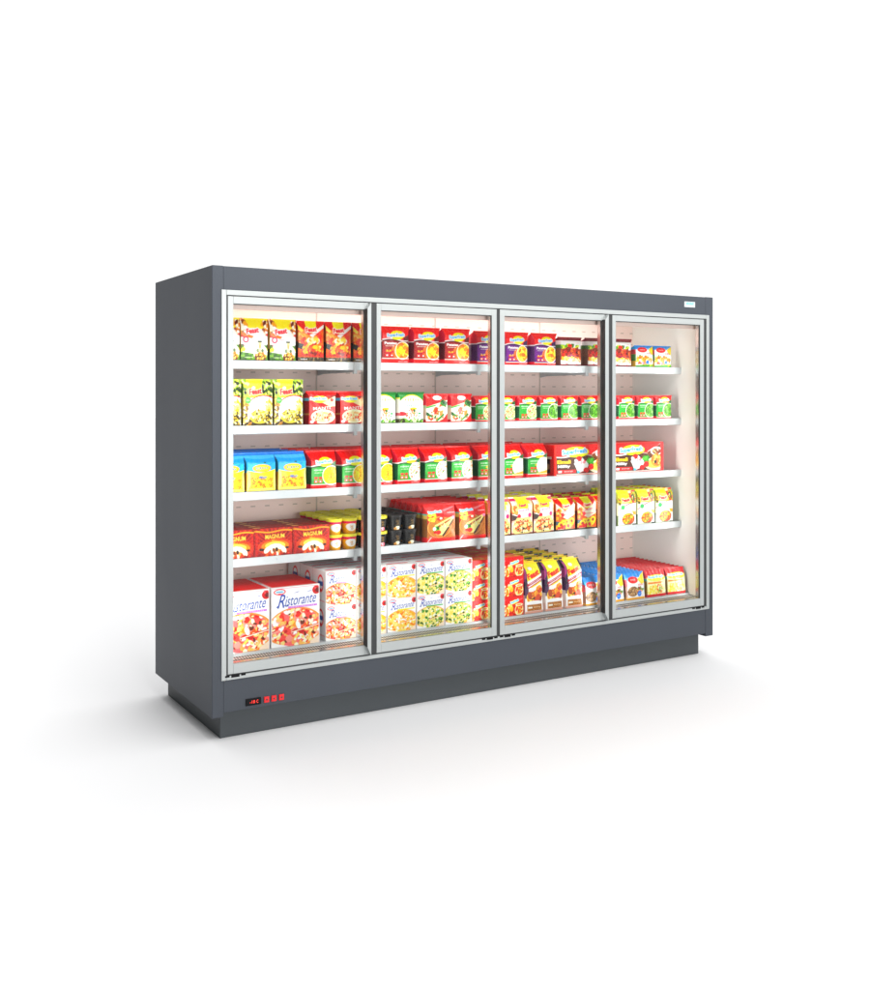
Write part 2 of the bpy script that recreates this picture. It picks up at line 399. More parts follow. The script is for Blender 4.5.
def feast_mushroom():
    p = Art(.152, .210, 96, '#fffdf8', 6)
    p.rect(0, .70, 1, 1, '#ffe200'); p.ell(.50, .60, .50, .17, '#ffffff')
    for cx in (0.02, .94):
        p.blobs(54, cx, .80, .17, .19, .05, ['#fff6e0', '#f0dcb0', '#d88a2c', '#7a3214', '#ffffff', '#e8b048', '#a85a20'])
    p.poly([(0, .66), (.10, .66), (.46, .58), (.40, .53), (.12, .56), (0, .60)], '#f0901c'); p.poly([(0, .62), (.10, .58), (.14, .54), (0, .56)], '#d8203c')
    p.poly([(.90, .62), (1, .66), (1, .58)], '#e8203c')
    p.rect(0, 0, 1, .22, '#5a8a24'); p.mottle(p.Y < .22, ['#6c9e2e', '#447420', '#86b43c', '#3a6418'], 20, .8); p.rect(0, 0, 1, .035, '#16280e')
    p.poly([(.0, .22), (.55, .17), (.70, .26), (.70, .32), (0, .30)], '#fffdf8')
    for cx in (.0, 1.0): p.blobs(26, cx, .30, .13, .07, .04, ['#1c2a12', '#6a9a2c', '#e8dc1c', '#3a5a1c', '#c8d030'])
    p.ell(.72, .20, .26, .20, '#fffaf0'); p.ell(.72, .10, .22, .10, '#8a5220'); p.blobs(50, .72, .13, .20, .08, .026, ['#f0c050', '#fff0b0', '#6a3c14', '#d8983a', '#f8dc8a'])
    p.ell(.70, .40, .06, .06, '#ecdcb0'); p.rect(.61, .44, .77, .475, '#4a5c48'); p.ell(.70, .34, .04, .05, '#d8c08a'); p.ell(.62, .25, .06, .045, '#9aa88a'); p.ell(.80, .25, .05, .04, '#7a8c6a'); p.ell(.70, .26, .05, .04, '#f0e4c8')
    p.ring(.17, .50, .11, .075, .45, '#e63a70'); p.scrib(.17, .50, .08, .04, '#e65a80', 2); p.scrib(.43, .505, .24, .035, '#f090a8', 6)
    p.scrib(.15, .37, .16, .03, '#e88098', 4); p.scrib(.30, .09, .3, .025, '#e8f4cc', 9)
    p.text('Feast', .42, .71, .46, .13, '#e2104c', rot=.14, bold=.05, outline=('#ffffff', .014))
    return p
def feast_cauli():
    p = Art(.166, .232, 100, '#fffef4', 7)
    p.rect(0, .60, 1, 1, '#f8e400')
    for cx, n, rx in ((.02, 70, .14), (.86, 130, .22)):
        p.rect(cx-rx*.8, .62, cx+rx*.9, 1, '#6a9428', .8)
        p.blobs(n, cx, .81, rx, .19, .042, ['#557f22', '#8fb832', '#2a4a16', '#dce48a', '#c4cc34', '#16280e', '#a8c848', '#f0f0b0'])
    p.ell(.66, .80, .035, .10, '#101c2c')
    p.below(lambda u: .665-.24*(u-.68)**2*2.2, '#e0143c'); p.below(lambda u: .640-.24*(u-.68)**2*2.2, '#fffef6')
    p.blobs(60, .04, .36, .09, .26, .034, ['#f0d868', '#d8a828', '#8a6c20', '#fff4c0', '#5a4a18'])
    p.blobs(40, .88, .40, .13, .16, .038, ['#f8eca0', '#e8d868', '#fff8cc', '#c8b848'])
    p.ell(.56, .11, .40, .12, '#24170a'); p.ell(.56, .20, .36, .145, '#d8c850')
    p.blobs(150, .55, .21, .34, .13, .030, ['#fff09a', '#e8d020', '#fffac8', '#a08818', '#d0c030', '#6a5c14', '#f8f0a8'])
    p.blobs(40, .88, .17, .12, .13, .033, ['#f8f0b8', '#e0c840', '#4a3a14', '#b89a30'])
    p.rect(0, 0, 1, .04, '#7a6a48'); p.blobs(34, .13, .08, .14, .07, .036, ['#f0dc88', '#fff4c8', '#b88838', '#3a2a14', '#e8c860'])
    p.ell(.15, .55, .10, .07, '#66b858'); p.scrib(.15, .55, .12, .035, '#d8f0d0', 4); p.scrib(.50, .55, .32, .024, '#b4d890', 7)
    p.text('Feast', .40, .74, .44, .135, '#e21038', rot=.10, bold=.05, outline=('#fff8e0', .008))
    p.ell(.34, .815, .06, .03, '#ffffff')
    return p
def feast_roll():
    p = Art(.147, .213, 96, '#fbd8d0', 8)
    p.mottle(np.ones(p.X.shape, bool), ['#fbd0c4', '#fff2ec', '#fde6a0', '#f9b8a8'], 9, .7)
    p.rect(.25, .82, .9, 1, '#fff16a'); p.rect(.0, .90, .28, .965, '#d8487a'); p.rect(.80, .90, 1, .965, '#e8788c')
    p.ell(.50, .77, .28, .13, '#ffea00'); p.ell(.5, .58, .42, .12, '#ffffff')
    p.scrib(.55, .65, .5, .06, '#e03c8c', 7, .06); p.blobs(24, .12, .68, .14, .12, .06, ['#f08a4a', '#f6b46a', '#e8644a', '#ffd8a0'])
    p.poly([(0, .55), (.25, .50), (.3, .42), (0, .38)], '#5a4a44'); p.ell(.32, .50, .08, .06, '#e8204a'); p.ell(.86, .52, .09, .06, '#e84a8c')
    p.rect(.0, .0, 1, .06, '#8a5a34')
    p.poly([(.02, .26), (.22, .46), (.85, .46), (1, .30), (1, .10), (.80, .04), (.15, .03), (.02, .10)], '#f8dca0')
    p.blobs(130, .52, .24, .44, .18, .028, ['#e2301f', '#f0503a', '#ffe6b0', '#3f6a2c', '#fff0d0', '#f6a030', '#c4201c', '#26301c'])
    p.text('Feast', .50, .79, .38, .09, '#f0447a', rot=.1, bold=.05)
    return p
def feast_rings():
    p = Art(.145, .187, 96, '#f07a24', 9)
    p.mottle(np.ones(p.X.shape, bool), ['#f07a24', '#f8b03a', '#e8502a', '#fcd04a'], 11, .6)
    p.rect(0, .74, .32, 1, '#e2142c'); p.rect(.72, .80, 1, 1, '#c8143c'); p.rect(.32, .74, .74, 1, '#fde80c'); p.ell(.52, .76, .22, .1, '#fde80c')
    p.poly([(0, .86), (.45, .60), (1, .88), (1, .50), (.55, .36), (0, .54)], '#fff3e8', .8)
    p.scrib(.55, .62, .55, .06, '#e8408c', 8, .15); p.scrib(.6, .50, .5, .04, '#e02848', 8)
    p.blobs(16, .14, .58, .14, .1, .05, ['#f6922c', '#e8402a', '#ffc860']); p.ell(.32, .50, .08, .06, '#e81c4a')
    p.poly([(0, .32), (.18, .30), (.12, .2), (0, .2)], '#4a6a7c')
    for cx, cy in ((.35, .24), (.56, .26), (.74, .22), (.48, .16), (.62, .17), (.24, .2), (.82, .3)):
        p.ell(cx, cy, .15, .10, '#f6a818'); p.ring(cx, cy, .15, .10, .4, '#ffdc2a'); p.ell(cx, cy, .06, .04, '#9c4a14')
    p.blobs(14, .5, .12, .45, .04, .05, ['#e23c1c', '#f0642c']); p.rect(0, 0, 1, .07, '#54422c'); p.scrib(.25, .06, .3, .03, '#efe6d0')
    p.text('Feast', .52, .77, .38, .10, '#e8173c', rot=.12, bold=.05, outline=('#fff4e8', .012))
    return p
def feast_carrot():
    p = Art(.147, .214, 92, '#ffffff', 10)
    p.rect(0, .64, 1, 1, '#fbe800')
    p.blobs(110, .86, .84, .22, .17, .042, ['#4a6a18', '#e0b810', '#1c3010', '#e0400c', '#b8c828', '#f6f0d0', '#7a8c20'])
    p.blobs(28, .02, .78, .10, .2, .04, ['#5c7a24', '#e8c41c', '#a4b82c', '#e8941c', '#3a4a1a'])
    p.below(lambda u: .66-.25*(u-.9)**2, '#e6203c'); p.below(lambda u: .635-.25*(u-.9)**2, '#fffefa')
    p.ell(.22, .53, .11, .065, '#5cbf7a'); p.scrib(.5, .53, .2, .02, '#b8e4c0', 5)
    p.poly([(.75, .42), (1, .40), (1, .30), (.85, .30)], '#f9b62c')
    p.ell(.55, .19, .37, .17, '#5a3210'); p.ell(.55, .20, .35, .155, '#d8701c')
    p.blobs(110, .55, .20, .33, .14, .034, ['#f6a224', '#e0601c', '#fbc43a', '#7fa83a', '#c8401c', '#ffd860'])
    p.rect(0, 0, 1, .035, '#ccd8c0'); p.rect(.8, 0, 1, .05, '#30402a')
    p.text('Feast', .40, .74, .46, .11, '#ea1b3c', rot=.08, bold=.05, outline=('#fff8e0', .012))
    return p
def feast_pastry():
    p = Art(.125, .285, 92, '#fffaf6', 11)
    p.rect(0, .50, 1, 1, '#ffe600')
    p.poly([(0, 1), (.10, 1), (.12, .80), (.17, .56), (.20, .36), (.16, .30), (0, .30)], '#54205c'); p.poly([(0, .92), (.09, .92), (.10, .70), (0, .66)], '#a83c86'); p.poly([(0, .62), (.12, .60), (.15, .50), (0, .48)], '#30103c')
    p.poly([(.88, 1), (1, 1), (1, .44), (.95, .50), (.92, .70)], '#2a0c28')
    p.poly([(.14, .62), (1, .76), (1, .62), (.18, .50)], '#fffaf6')
    p.poly([(.10, .565), (1, .715), (1, .665), (.12, .520)], '#b80c4c'); p.poly([(.14, .500), (1, .652), (1, .625), (.15, .480)], '#cc2a68')
    p.scrib(.56, .618, .66, .022, '#ffe8f0', 12, .33)
    p.poly([(.18, .46), (1, .60), (1, .20), (.14, .20)], '#fff4ea')
    p.blobs(34, .42, .31, .26, .075, .065, ['#f0a01c', '#fcc040', '#d87810', '#ffdc78', '#b85c10'], asp=2.4)
    p.blobs(34, .78, .37, .13, .13, .06, ['#ec8010', '#f8a028', '#d05c0c', '#ffbc50', '#a84808'], asp=2.2)
    p.poly([(.28, .275), (.55, .325), (.52, .27)], '#4a1c08'); p.poly([(.22, .235), (.42, .25), (.36, .215)], '#2c1608')
    p.ell(.5, .19, .52, .055, '#ffffff'); p.rect(.08, .05, .94, .175, '#b87f3c'); p.mottle((p.Y > .05) & (p.Y < .175) & (p.X > .08*p.A) & (p.X < .94*p.A), ['#b87f3c', '#a06a28', '#cc9a5c', '#8e5c20'], 50, .7)
    p.rect(.14, .10, .38, .13, '#fff4e0'); p.scrib(.66, .115, .42, .022, '#f0dcb8', 8)
    p.rect(0, 0, 1, .045, '#dcaea0')
    p.text('Feast', .50, .755, .70, .125, '#dc0c34', rot=.32, bold=.05); p.ell(.38, .865, .11, .028, '#ffffff')
    p.rect(0, .955, 1, 1, '#f8cc10'); p.rect(0, .965, .16, 1, '#100c16'); p.rect(.78, .965, 1, 1, '#100c16'); p.rect(.38, .975, .5, 1, '#f0bc10')
    return p
def manti():
    p = Art(.148, .172, 96, '#e01c22', 12)
    p.rect(0, .84, 1, 1, '#ee2a2c'); p.blobs(40, .7, .66, .35, .2, .06, ['#ea2c28', '#dc1a1e', '#f04434'])
    p.ell(.40, .76, .30, .10, '#fff04a'); p.text('SuperFresh', .34, .77, .62, .095, '#33b6e6', bold=.03, outline=('#f2ffff', .012))
    p.poly([(.48, .66), (1, .86), (1, .56), (.8, .54)], '#f2e2b8'); p.ell(.86, .74, .07, .05, '#d81c24'); p.poly([(.62, .84), (1, .90), (1, .84), (.75, .80)], '#8a0f16')
    p.text('MANTI', .46, .50, .66, .085, '#fff4ec', bold=.01, rot=.04)
    p.ell(.52, .25, .46, .21, '#fbf2d4'); p.ell(.52, .24, .36, .15, '#f6dcae')
    p.blobs(70, .52, .25, .38, .15, .033, ['#fbeecb', '#f4c48c', '#e8603a', '#fff8e4', '#d83a28', '#f8e4b0'])
    p.ell(.1, .10, .07, .04, '#ffffff'); p.ell(.24, .10, .06, .035, '#e83a3c'); p.rect(0, 0, 1, .045, '#a00c14')
    return p
def garden():
    p = Art(.141, .170, 92, '#fdfffb', 13)
    p.above(lambda u: .88-.34*(u-.5)**2*2, '#e6de12'); p.above(lambda u: .92-.40*(u-.5)**2*2, '#06903e'); p.rect(0, .93, 1, 1, '#057a36')
    p.scrib(.5, .755, .66, .10, '#d4d060', 6); p.scrib(.52, .56, .56, .07, '#86c4a4', 6)
    p.ell(.56, .47, .17, .04, '#e4de2a')
    p.blobs(70, .46, .30, .30, .15, .028, ['#e8502c', '#f08a5c', '#ffffff', '#e8a070', '#7ab83a', '#f8e8c8', '#d83a2c'])
    p.ell(.60, .41, .05, .05, '#2f7a24'); p.ell(.84, .32, .06, .035, '#4ab068'); p.ell(.80, .24, .03, .03, '#4ab068')
    p.ell(.05, .31, .22, .07, '#cc3a44')
    p.below(lambda u: .15-.10*u+.05*np.sin(u*9), '#86b450'); p.blobs(44, .70, .09, .30, .06, .034, ['#4a9a24', '#2f7018', '#a0cc58', '#e8f0c8']); p.rect(0, 0, 1, .04, '#7c7450')
    p.blobs(20, .06, .10, .12, .07, .03, ['#2a2010', '#6a5c28', '#1c280e'])
    return p
def veg_red():
    p = Art(.134, .158, 92, '#fffbe6', 14)
    p.above(lambda u: .56+.22*u, '#d80f34'); p.poly([(0, .56), (.2, .60), (.5, .64), (.4, .58), (0, .50)], '#58a850')
    p.ell(.50, .86, .20, .075, '#ffffff'); p.scrib(.5, .86, .26, .045, '#c01838', 5)
    p.blobs(50, .82, .64, .16, .15, .05, ['#1c6428', '#0f4a1e', '#46923c', '#2a7a34'])
    p.blobs(22, .60, .46, .30, .11, .075, ['#f07018', '#e85410', '#ff9a3c', '#fff4d0'], asp=2.6)
    p.blobs(40, .42, .24, .38, .15, .06, ['#f07a1c', '#fff2c8', '#2a8a34', '#e04a14', '#fffae8', '#1a5a24', '#ff9a40'], asp=2.8)
    p.poly([(.42, .08), (.80, .34), (.87, .28), (.52, .06)], '#2a9040')
    p.poly([(1, .34), (1, 0), (.45, 0), (.78, .14)], '#d80f34'); p.rect(0, 0, 1, .065, '#d80f34')
    return p
def beef():
    p = Art(.150, .172, 96, '#fff4f2', 15)
    p.rect(0, .88, 1, 1, '#8c1034'); p.rect(0, .875, 1, .89, '#4a0a1c'); p.scrib(.84, .80, .12, .03, '#e86a90', 3)
    p.blobs(50, .45, .62, .55, .12, .055, ['#6fb03a', '#a8d03a', '#3f8a2c', '#d8e85a', '#2a5a1c']); p.ell(.42, .70, .12, .06, '#e8402c')
    p.rect(0, .30, 1, .60, '#b0502c'); p.blobs(150, .5, .45, .60, .17, .05, ['#9c3c1c', '#c05a28', '#e02c28', '#6a2410', '#ec8850', '#d8683c', '#c8141c'])
    p.blobs(16, .6, .33, .4, .03, .05, ['#8a2a5c', '#b03a6c']); p.rect(0, .20, 1, .32, '#f0a868'); p.blobs(50, .5, .25, .55, .07, .05, ['#f09a48', '#ffe8a0', '#f8c820', '#e0702c', '#fff4d8'])
    p.rect(0, .06, 1, .18, '#fff0ea'); p.blobs(20, .6, .19, .4, .03, .05, ['#fbd8c0', '#f6b890'])
    p.rect(0, 0, 1, .075, '#8c1034'); p.blobs(14, .4, .05, .5, .03, .03, ['#5a0a20', '#b01c48'])
    return p
def snack_blue():
    p = Art(.136, .136, 90, '#ffffff', 16)
    p.rect(0, .82, 1, 1, '#2a9ee0'); p.scrib(.5, .86, .6, .05, '#bfe6fa', 8); p.poly([(.72, .82), (1, .98), (1, .58), (.84, .60)], '#fbd83a')
    p.ell(.36, .80, .28, .12, '#e62a34'); p.scrib(.36, .80, .3, .05, '#ffd0d0', 5); p.scrib(.76, .64, .3, .10, '#e85a6c', 3)
    p.blobs(24, .20, .47, .18, .06, .05, ['#5cae3a', '#a8d86a', '#fff'])
    p.blobs(110, .5, .34, .46, .19, .055, ['#f8bc1c', '#ffd84a', '#ee8c10', '#fff0b0', '#e8741c', '#f4a828'])
    p.blobs(16, .25, .20, .22, .07, .04, ['#e8502c', '#ffffff', '#b8a0d0', '#f6a82c']); p.ell(.66, .24, .10, .09, '#2f8fe0')
    p.below(lambda u: .10+.07*u, '#5cb03a'); p.blobs(10, .8, .12, .2, .06, .04, ['#8fcf3a', '#f6e23c'])
    return p
def misir():
    p = Art(.160, .186, 100, '#ffd800', 17)
    p.below(lambda u: .50+.06*(u-.5), '#ffdc00'); clip = p.Y < .40
    p.blobs(260, .5, .22, .55, .19, .028, ['#ffac00', '#ffe428', '#f09000', '#fff060', '#e07800', '#ffcc10'], clip)
    p.above(lambda u: .50+.18*np.abs(u-.45)**1.4+0*u, '#3db4ea'); p.above(lambda u: .74+0*u, '#2ea4e0'); p.above(lambda u: .84+.03*(2*u-1)**2, '#6cbcf0'); p.above(lambda u: .93+0*u, '#3a86d0')
    p.ell(.5, .61, .33, .10, '#f5a11c'); p.ell(.5, .615, .30, .085, '#ffe62a'); p.scrib(.5, .615, .44, .075, '#1f6fc0', 7)
    p.ell(.60, .75, .05, .02, '#1f6a2c'); p.poly([(.74, .69), (.9, .74), (.93, .77), (.84, .70)], '#1a62b4')
    p.text('Misir', .54, .38, .30, .075, '#1f86c8', bold=.03, shear=.2)
    p.poly([(0, .56), (.09, .5), (.11, .2), (.05, .04), (0, .04)], '#fff2b0', .7); p.poly([(1, .56), (.94, .5), (.92, .2), (.97, .04), (1, .04)], '#fff2b0', .7)  # pale film highlights painted into the print along both edges
    p.ell(.5, .07, .5, .035, '#fff0a0', a=.7); p.rect(0, 0, 1, .03, '#2f7fd0')
    return p
def strudel():
    p = Art(.41, .180, 190, '#5c3420', 18)
    p.above(lambda u: .62+.0*u+.04*np.sin(u*9+3.6), '#fff0e8'); p.above(lambda u: .655+.04*np.sin(u*9+3.6), '#e41c1e')
    p.poly([(.68, .66), (1.0, 1.0), (1.0, .55), (.68, .56)], '#70401f'); p.poly([(.66, .655), (.70, .72), (.99, 1.0), (.975, 1.0)], '#fff')
    p.mottle((p.X > .55*p.A) & (p.Y > .30) & (p.Y < .68) & (p.X < .80*p.A), ['#6a3a20', '#8a5630', '#9c6438', '#5a3018'], 34, .6)
    p.ell(.86, .70, .12, .14, '#fff8f0'); p.ell(.86, .69, .09, .10, '#7a4020'); p.blobs(20, .86, .70, .07, .06, .04, ['#e8c890', '#8a4a20', '#fff0d0'])
    p.ell(.40, .76, .22, .17, '#fff03c'); p.text('SuperFresh', .36, .76, .44, .20, '#25a8e4', rot=.06, bold=.035, outline=('#f4ffff', .02))
    p.text('Elmali', .17, .455, .24, .12, '#f6d81c', bold=.03); p.text('Milf\u00f6y', .17, .30, .22, .11, '#ffffff', bold=.03)
    p.poly([(.36, .36), (.42, .10), (.56, .10), (.62, .36)], '#fff8f4'); p.ell(.49, .38, .14, .09, '#ffffff')
    p.blobs(22, .47, .47, .09, .09, .06, ['#e01c2c', '#fff', '#c0142a', '#f4a0a8', '#fff']); p.ell(.44, .56, .05, .07, '#d8182c')
    p.ell(.82, .27, .21, .21, '#fff4d0'); p.ell(.82, .27, .17, .15, '#f8d070')
    p.ell(.86, .38, .11, .22, '#f6a42c'); p.blobs(46, .86, .40, .09, .18, .05, ['#ffd060', '#f08a1c', '#ffe490', '#e87a1c']); p.ell(.84, .33, .03, .06, '#3a1c0c')
    p.blobs(26, .66, .44, .06, .11, .07, ['#4aa83a', '#2f7a2a', '#6cc04a']); p.ell(.66, .26, .05, .10, '#e2202c'); p.ell(.57, .16, .05, .09, '#d8202c'); p.ell(.52, .08, .05, .05, '#8a1c24')
    p.rect(.05, .09, .38, .19, '#e8303a'); p.rect(.07, .11, .13, .17, '#fff'); p.scrib(.25, .14, .16, .05, '#ffd0d0', 6); p.ell(.43, .11, .025, .04, '#5cc8e0')
    p.below(lambda u: .055+.05*np.clip(u-.5, 0, 1), '#fff0e8'); p.below(lambda u: .03+.05*np.clip(u-.5, 0, 1), '#e41c1e')
    p.rect(0, 0, .035, 1, '#f0482e'); p.rect(.94, 0, 1, 1, '#ee2a22')
    return p
def strudel_side():
    p = Art(.09, .18, 30, '#ee3a26', 19); p.rect(.0, .08, .55, .55, '#4a2818'); p.scrib(.3, .3, .4, .2, '#c89a60', 3); p.rect(0, .55, .7, .62, '#ffe0d8'); return p
def magnum():
    p = Art(.205, .140, 120, '#9c1a16', 20)
    p.mottle(np.ones(p.X.shape, bool), ['#9c1a16', '#8a120f', '#b0281a', '#a4201a'], 9, .7)
    for a_ in range(15):
        t = .2+a_*.19; p.poly([(.55, .30), (.55+.9*math.cos(t), .30+1.1*math.sin(t)), (.55+.9*math.cos(t+.06), .30+1.1*math.sin(t+.06))], '#e8641c', .45)
    p.ell(.55, .34, .46, .30, '#e06a1c', a=.55); p.ell(.55, .36, .36, .20, '#f9a02c', a=.8); p.ell(.55, .38, .26, .13, '#ffe27a'); 
    for i, (x, y, rot) in enumerate(((.34, .24, .75), (.45, .33, .35), (.55, .36, 0), (.66, .33, -.5), (.77, .22, -.95))):
        p.ell(x, y, .10, .085, '#fff8e4', rot=rot)
    for x, y, c in ((.47, .17, '#fff0d8'), (.55, .14, '#b8703c'), (.63, .16, '#e8b070'), (.60, .08, '#fff4e4'), (.51, .22, '#8a4a20'), (.59, .24, '#3c1a0c')): p.ell(x, y, .035, .075, c, rot=.3)
    p.ell(.20, .26, .07, .05, '#3a140c'); p.ell(.86, .28, .05, .04, '#3a140c')
    p.blobs(16, .5, .05, .5, .06, .05, ['#d8541c', '#8a180f', '#e87a2c'])
    for x0, x1 in ((.04, .10), (.93, .99)): p.rect(x0, .1, x1, .85, '#c83a1c', .6)
    p.put(abs(p.Y-.88-.03*np.cos(p.X/p.A*8)) < .022, '#f2b04a'); p.text('MAGNUM', .54, .70, .50, .15, '#f0cf6a', bold=.02, rot=.02); p.text('Mini', .52, .55, .14, .09, '#f6b85a', bold=.01, shear=.3)
    p.rect(.02, 0, .035, 1, '#6a0c0c', .8)
    return p
def magnum_top():
    p = Art(.205, .062, 70, '#8e1518', 21); p.mottle(np.ones(p.X.shape, bool), ['#8e1518', '#a01c1c', '#7c1012'], 5, .6); p.rect(.04, .35, .22, .75, '#f4c488'); p.rect(.26, .45, .34, .7, '#d88a50'); p.rect(.4, .1, .9, .22, '#c83a20'); p.rect(0, .93, 1, 1, '#5c0a0c'); return p
def risto(kind, w, h, nx, seed):
    p = Art(w, h, nx, '#fdfcfd', seed)
    band = {'salami': '#c98ad6', 'cheese': '#ffe41c', 'spinach': '#1fae4c'}[kind]
    cx, cy, rx, ry = .50, .300, .58, .345
    p.ell(cx+.03, cy-.01, rx+.02, ry+.015, '#ffffff'); p.ring(cx+.03, cy-.012, rx+.03, ry+.02, .025, '#f4d8c8')
    p.ell(cx, cy, rx, ry, '#f09c28'); p.ell(cx-.01, cy+.005, rx*.95, ry*.94, {'salami': '#f0a050', 'cheese': '#fbd080', 'spinach': '#f6e29a'}[kind])
    clip = p.emask(cx-.01, cy+.005, rx*.93, ry*.92) <= 1
    if kind == 'salami':
        p.ell(cx-.01, cy+.005, rx*.95, ry*.94, '#f6a878')
        p.blobs(60, cx, cy, rx, ry, .05, ['#fbd87a', '#f4a04a', '#ee7a3a', '#fff0c0'], clip)
        p.blobs(44, cx, cy, rx, ry, .10, ['#f08080', '#e8605a', '#f6a298', '#f8b8a8'], clip, asp=1.3)
        p.blobs(44, cx, cy, rx, ry, .045, ['#d8202a', '#e84a30', '#c4181e', '#f6703c'], clip)
        p.blobs(50, cx, cy, rx, ry, .036, ['#fff4dc', '#fbdca0', '#ffffff', '#f8c47c'], clip, asp=2.6)
        p.blobs(64, cx, cy, rx, ry, .030, ['#fbd898', '#fff0d0', '#f8b870', '#fce4b0', '#ffffff', '#7a3a14'], clip, asp=2.4)
    elif kind == 'cheese':
        p.blobs(130, cx, cy, rx, ry, .045, ['#ffd678', '#fff2c8', '#f9b84a', '#f49a34', '#fffaf0', '#ffe3a0'], clip, asp=2.2)
        p.blobs(50, cx, cy, rx, ry, .03, ['#f08428', '#fffef6', '#fbca5c'], clip, asp=2.4)
    else:
        p.blobs(90, cx, cy, rx, ry, .045, ['#fbeeb0', '#fffbe6', '#f2d874', '#e4e08a'], clip)
        p.blobs(80, cx, cy, rx, ry, .04, ['#3f8a34', '#2c6a28', '#6aa844', '#88b858', '#1f5420'], clip)
        p.blobs(60, cx, cy, rx, ry, .026, ['#fffdf0', '#f8e8a0', '#efd870'], clip)
    # a slice cut line
    p.poly([(.42, .25), (1.0, .34), (1.0, .325), (.42, .235)], {'salami': '#c8141c', 'cheese': '#f08a2c', 'spinach': '#f0a040'}[kind]); p.poly([(.42, .235), (1.0, .325), (1.0, .312), (.42, .222)], '#fff6e0')
    p.poly([(0, .10), (.0, 0), (.35, 0), (.14, .05)], '#ffffff')
    p.poly([(.80, .04), (1, .14), (1, 0), (.80, 0)], '#f8dccb')
    # lettering and marks
    p.text('R', .205, .765, .17, .225, '#2459ad', bold=.004, shear=.45, rot=.03); p.poly([(.09, .66), (.13, .665), (.16, .70), (.12, .69)], '#2459ad')
    p.text('istorante', .60, .768, .66, .165, '#2459ad', bold=.004, shear=.45, rot=.04)
    p.poly([(.24, .70), (.30, .665), (.36, .675), (.28, .695)], '#2459ad')
    p.rect(.34, .635, .95, .668, band)
    if kind == 'salami': p.scrib(.64, .652, .5, .014, '#f2d4f4', 14)
    for x in (.54, .80): p.poly([(x-.10, .880), (x, .905), (x+.06, .905), (x-.02, .888)], '#6a72b8')
    p.ell(.17, .925, .125, .052, '#e6404c'); p.ell(.17, .925, .10, .034, '#d4eef6'); p.rect(.10, .916, .24, .934, '#5aa0cc'); p.ell(.17, .885, .05, .016, '#e6404c')
    p.ell(.93, .905, .085, .085*p.A, '#c8141e'); p.ell(.955, .90, .045, .045*p.A, '#7c0a12'); p.ell(.905, .94, .02, .02, '#e86068')
    p.rect(0, .975, 1, .985, '#f4a4aa')
    p.rect(.985, 0, 1, 1, '#e4dcdc'); p.rect(0, 0, .012, 1, '#e0d8d8')
    return p
def risto_side():
    p = Art(.16, .172, 56, '#f7f2f0', 31)
    p.ell(.62, .62, .22, .26, '#e4202c'); p.ell(.62, .62, .16, .19, '#f6fbff'); p.rect(.44, .55, .80, .69, '#3468a8'); p.ell(.62, .42, .10, .06, '#e4202c')
    p.rect(.08, .10, .92, .14, '#f0b4b8'); p.rect(.0, 0, .02, 1, '#d8cccc'); return p
def risto_top():
    p = Art(.17, .16, 56, '#fdf8f8', 32)
    p.rect(.10, .22, .85, .34, '#d83a4a'); p.scrib(.48, .42, .7, .08, '#6a7ca8', 12); p.rect(.0, .74, .96, .81, '#ec7a86'); p.rect(.3, .56, .7, .61, '#f09aa2'); p.rect(0, .96, 1, 1, '#e8d0d0'); return p
def risto_big_top():
    p = Art(.25, .33, 40, '#e61420', 33); p.mottle(np.ones(p.X.shape, bool), ['#e61420', '#ea1c28'], 4, .5); p.rect(0, 0, 1, .05, '#fbeeee'); p.rect(0, .0, .03, 1, '#fbe8e8'); return p
def redbox():
    p = Art(.113, .108, 84, '#e21c22', 34)
    p.rect(0, 0, 1, .62, '#d8401c'); p.mottle(p.Y < .62, ['#e05a20', '#d03a1c', '#f08a2c', '#c8301a'], 12, .6); p.above(lambda u: .60+.05*np.sin(u*6), '#e61c26')
    p.ell(.46, .71, .26, .10, '#fff04a', rot=.2); p.text('SuperFresh', .46, .72, .50, .13, '#3cc0d8', rot=.22, bold=.04, outline=('#eafcff', .02)); p.scrib(.86, .82, .2, .06, '#f8a0a0', 4, .3)
    p.ell(.20, .48, .12, .12, '#fff2a0'); p.ell(.28, .36, .10, .14, '#f6c44a'); p.blobs(12, .2, .5, .12, .1, .06, ['#fff8c8', '#f8d060'])
    p.ell(.73, .28, .25, .30, '#fff2c0'); p.ell(.73, .30, .21, .24, '#f2a02c'); p.blobs(34, .73, .30, .19, .2, .07, ['#e8641c', '#f8c84a', '#e03a1c', '#ffe6a0']); p.ell(.73, .54, .22, .07, '#fff8d8'); p.ell(.73, .54, .15, .04, '#f6b42c')
    p.ell(.0, .22, .16, .24, '#fff0b0'); p.ell(.0, .22, .12, .18, '#f0a030')
    p.blobs(12, .36, .12, .2, .08, .06, ['#e8501c', '#f08a34', '#c8281a']); p.rect(0, 0, 1, .02, '#a8101a'); p.rect(0, .985, 1, 1, '#b8141c')
    return p
def redbox_top():
    p = Art(.113, .115, 40, '#f06a4a', 35); p.rect(.1, .2, .9, .5, '#d8c070'); p.rect(.2, .25, .7, .4, '#e82c28'); p.rect(.5, .6, 1, .8, '#f8a080'); p.rect(0, .93, 1, 1, '#c83028'); return p
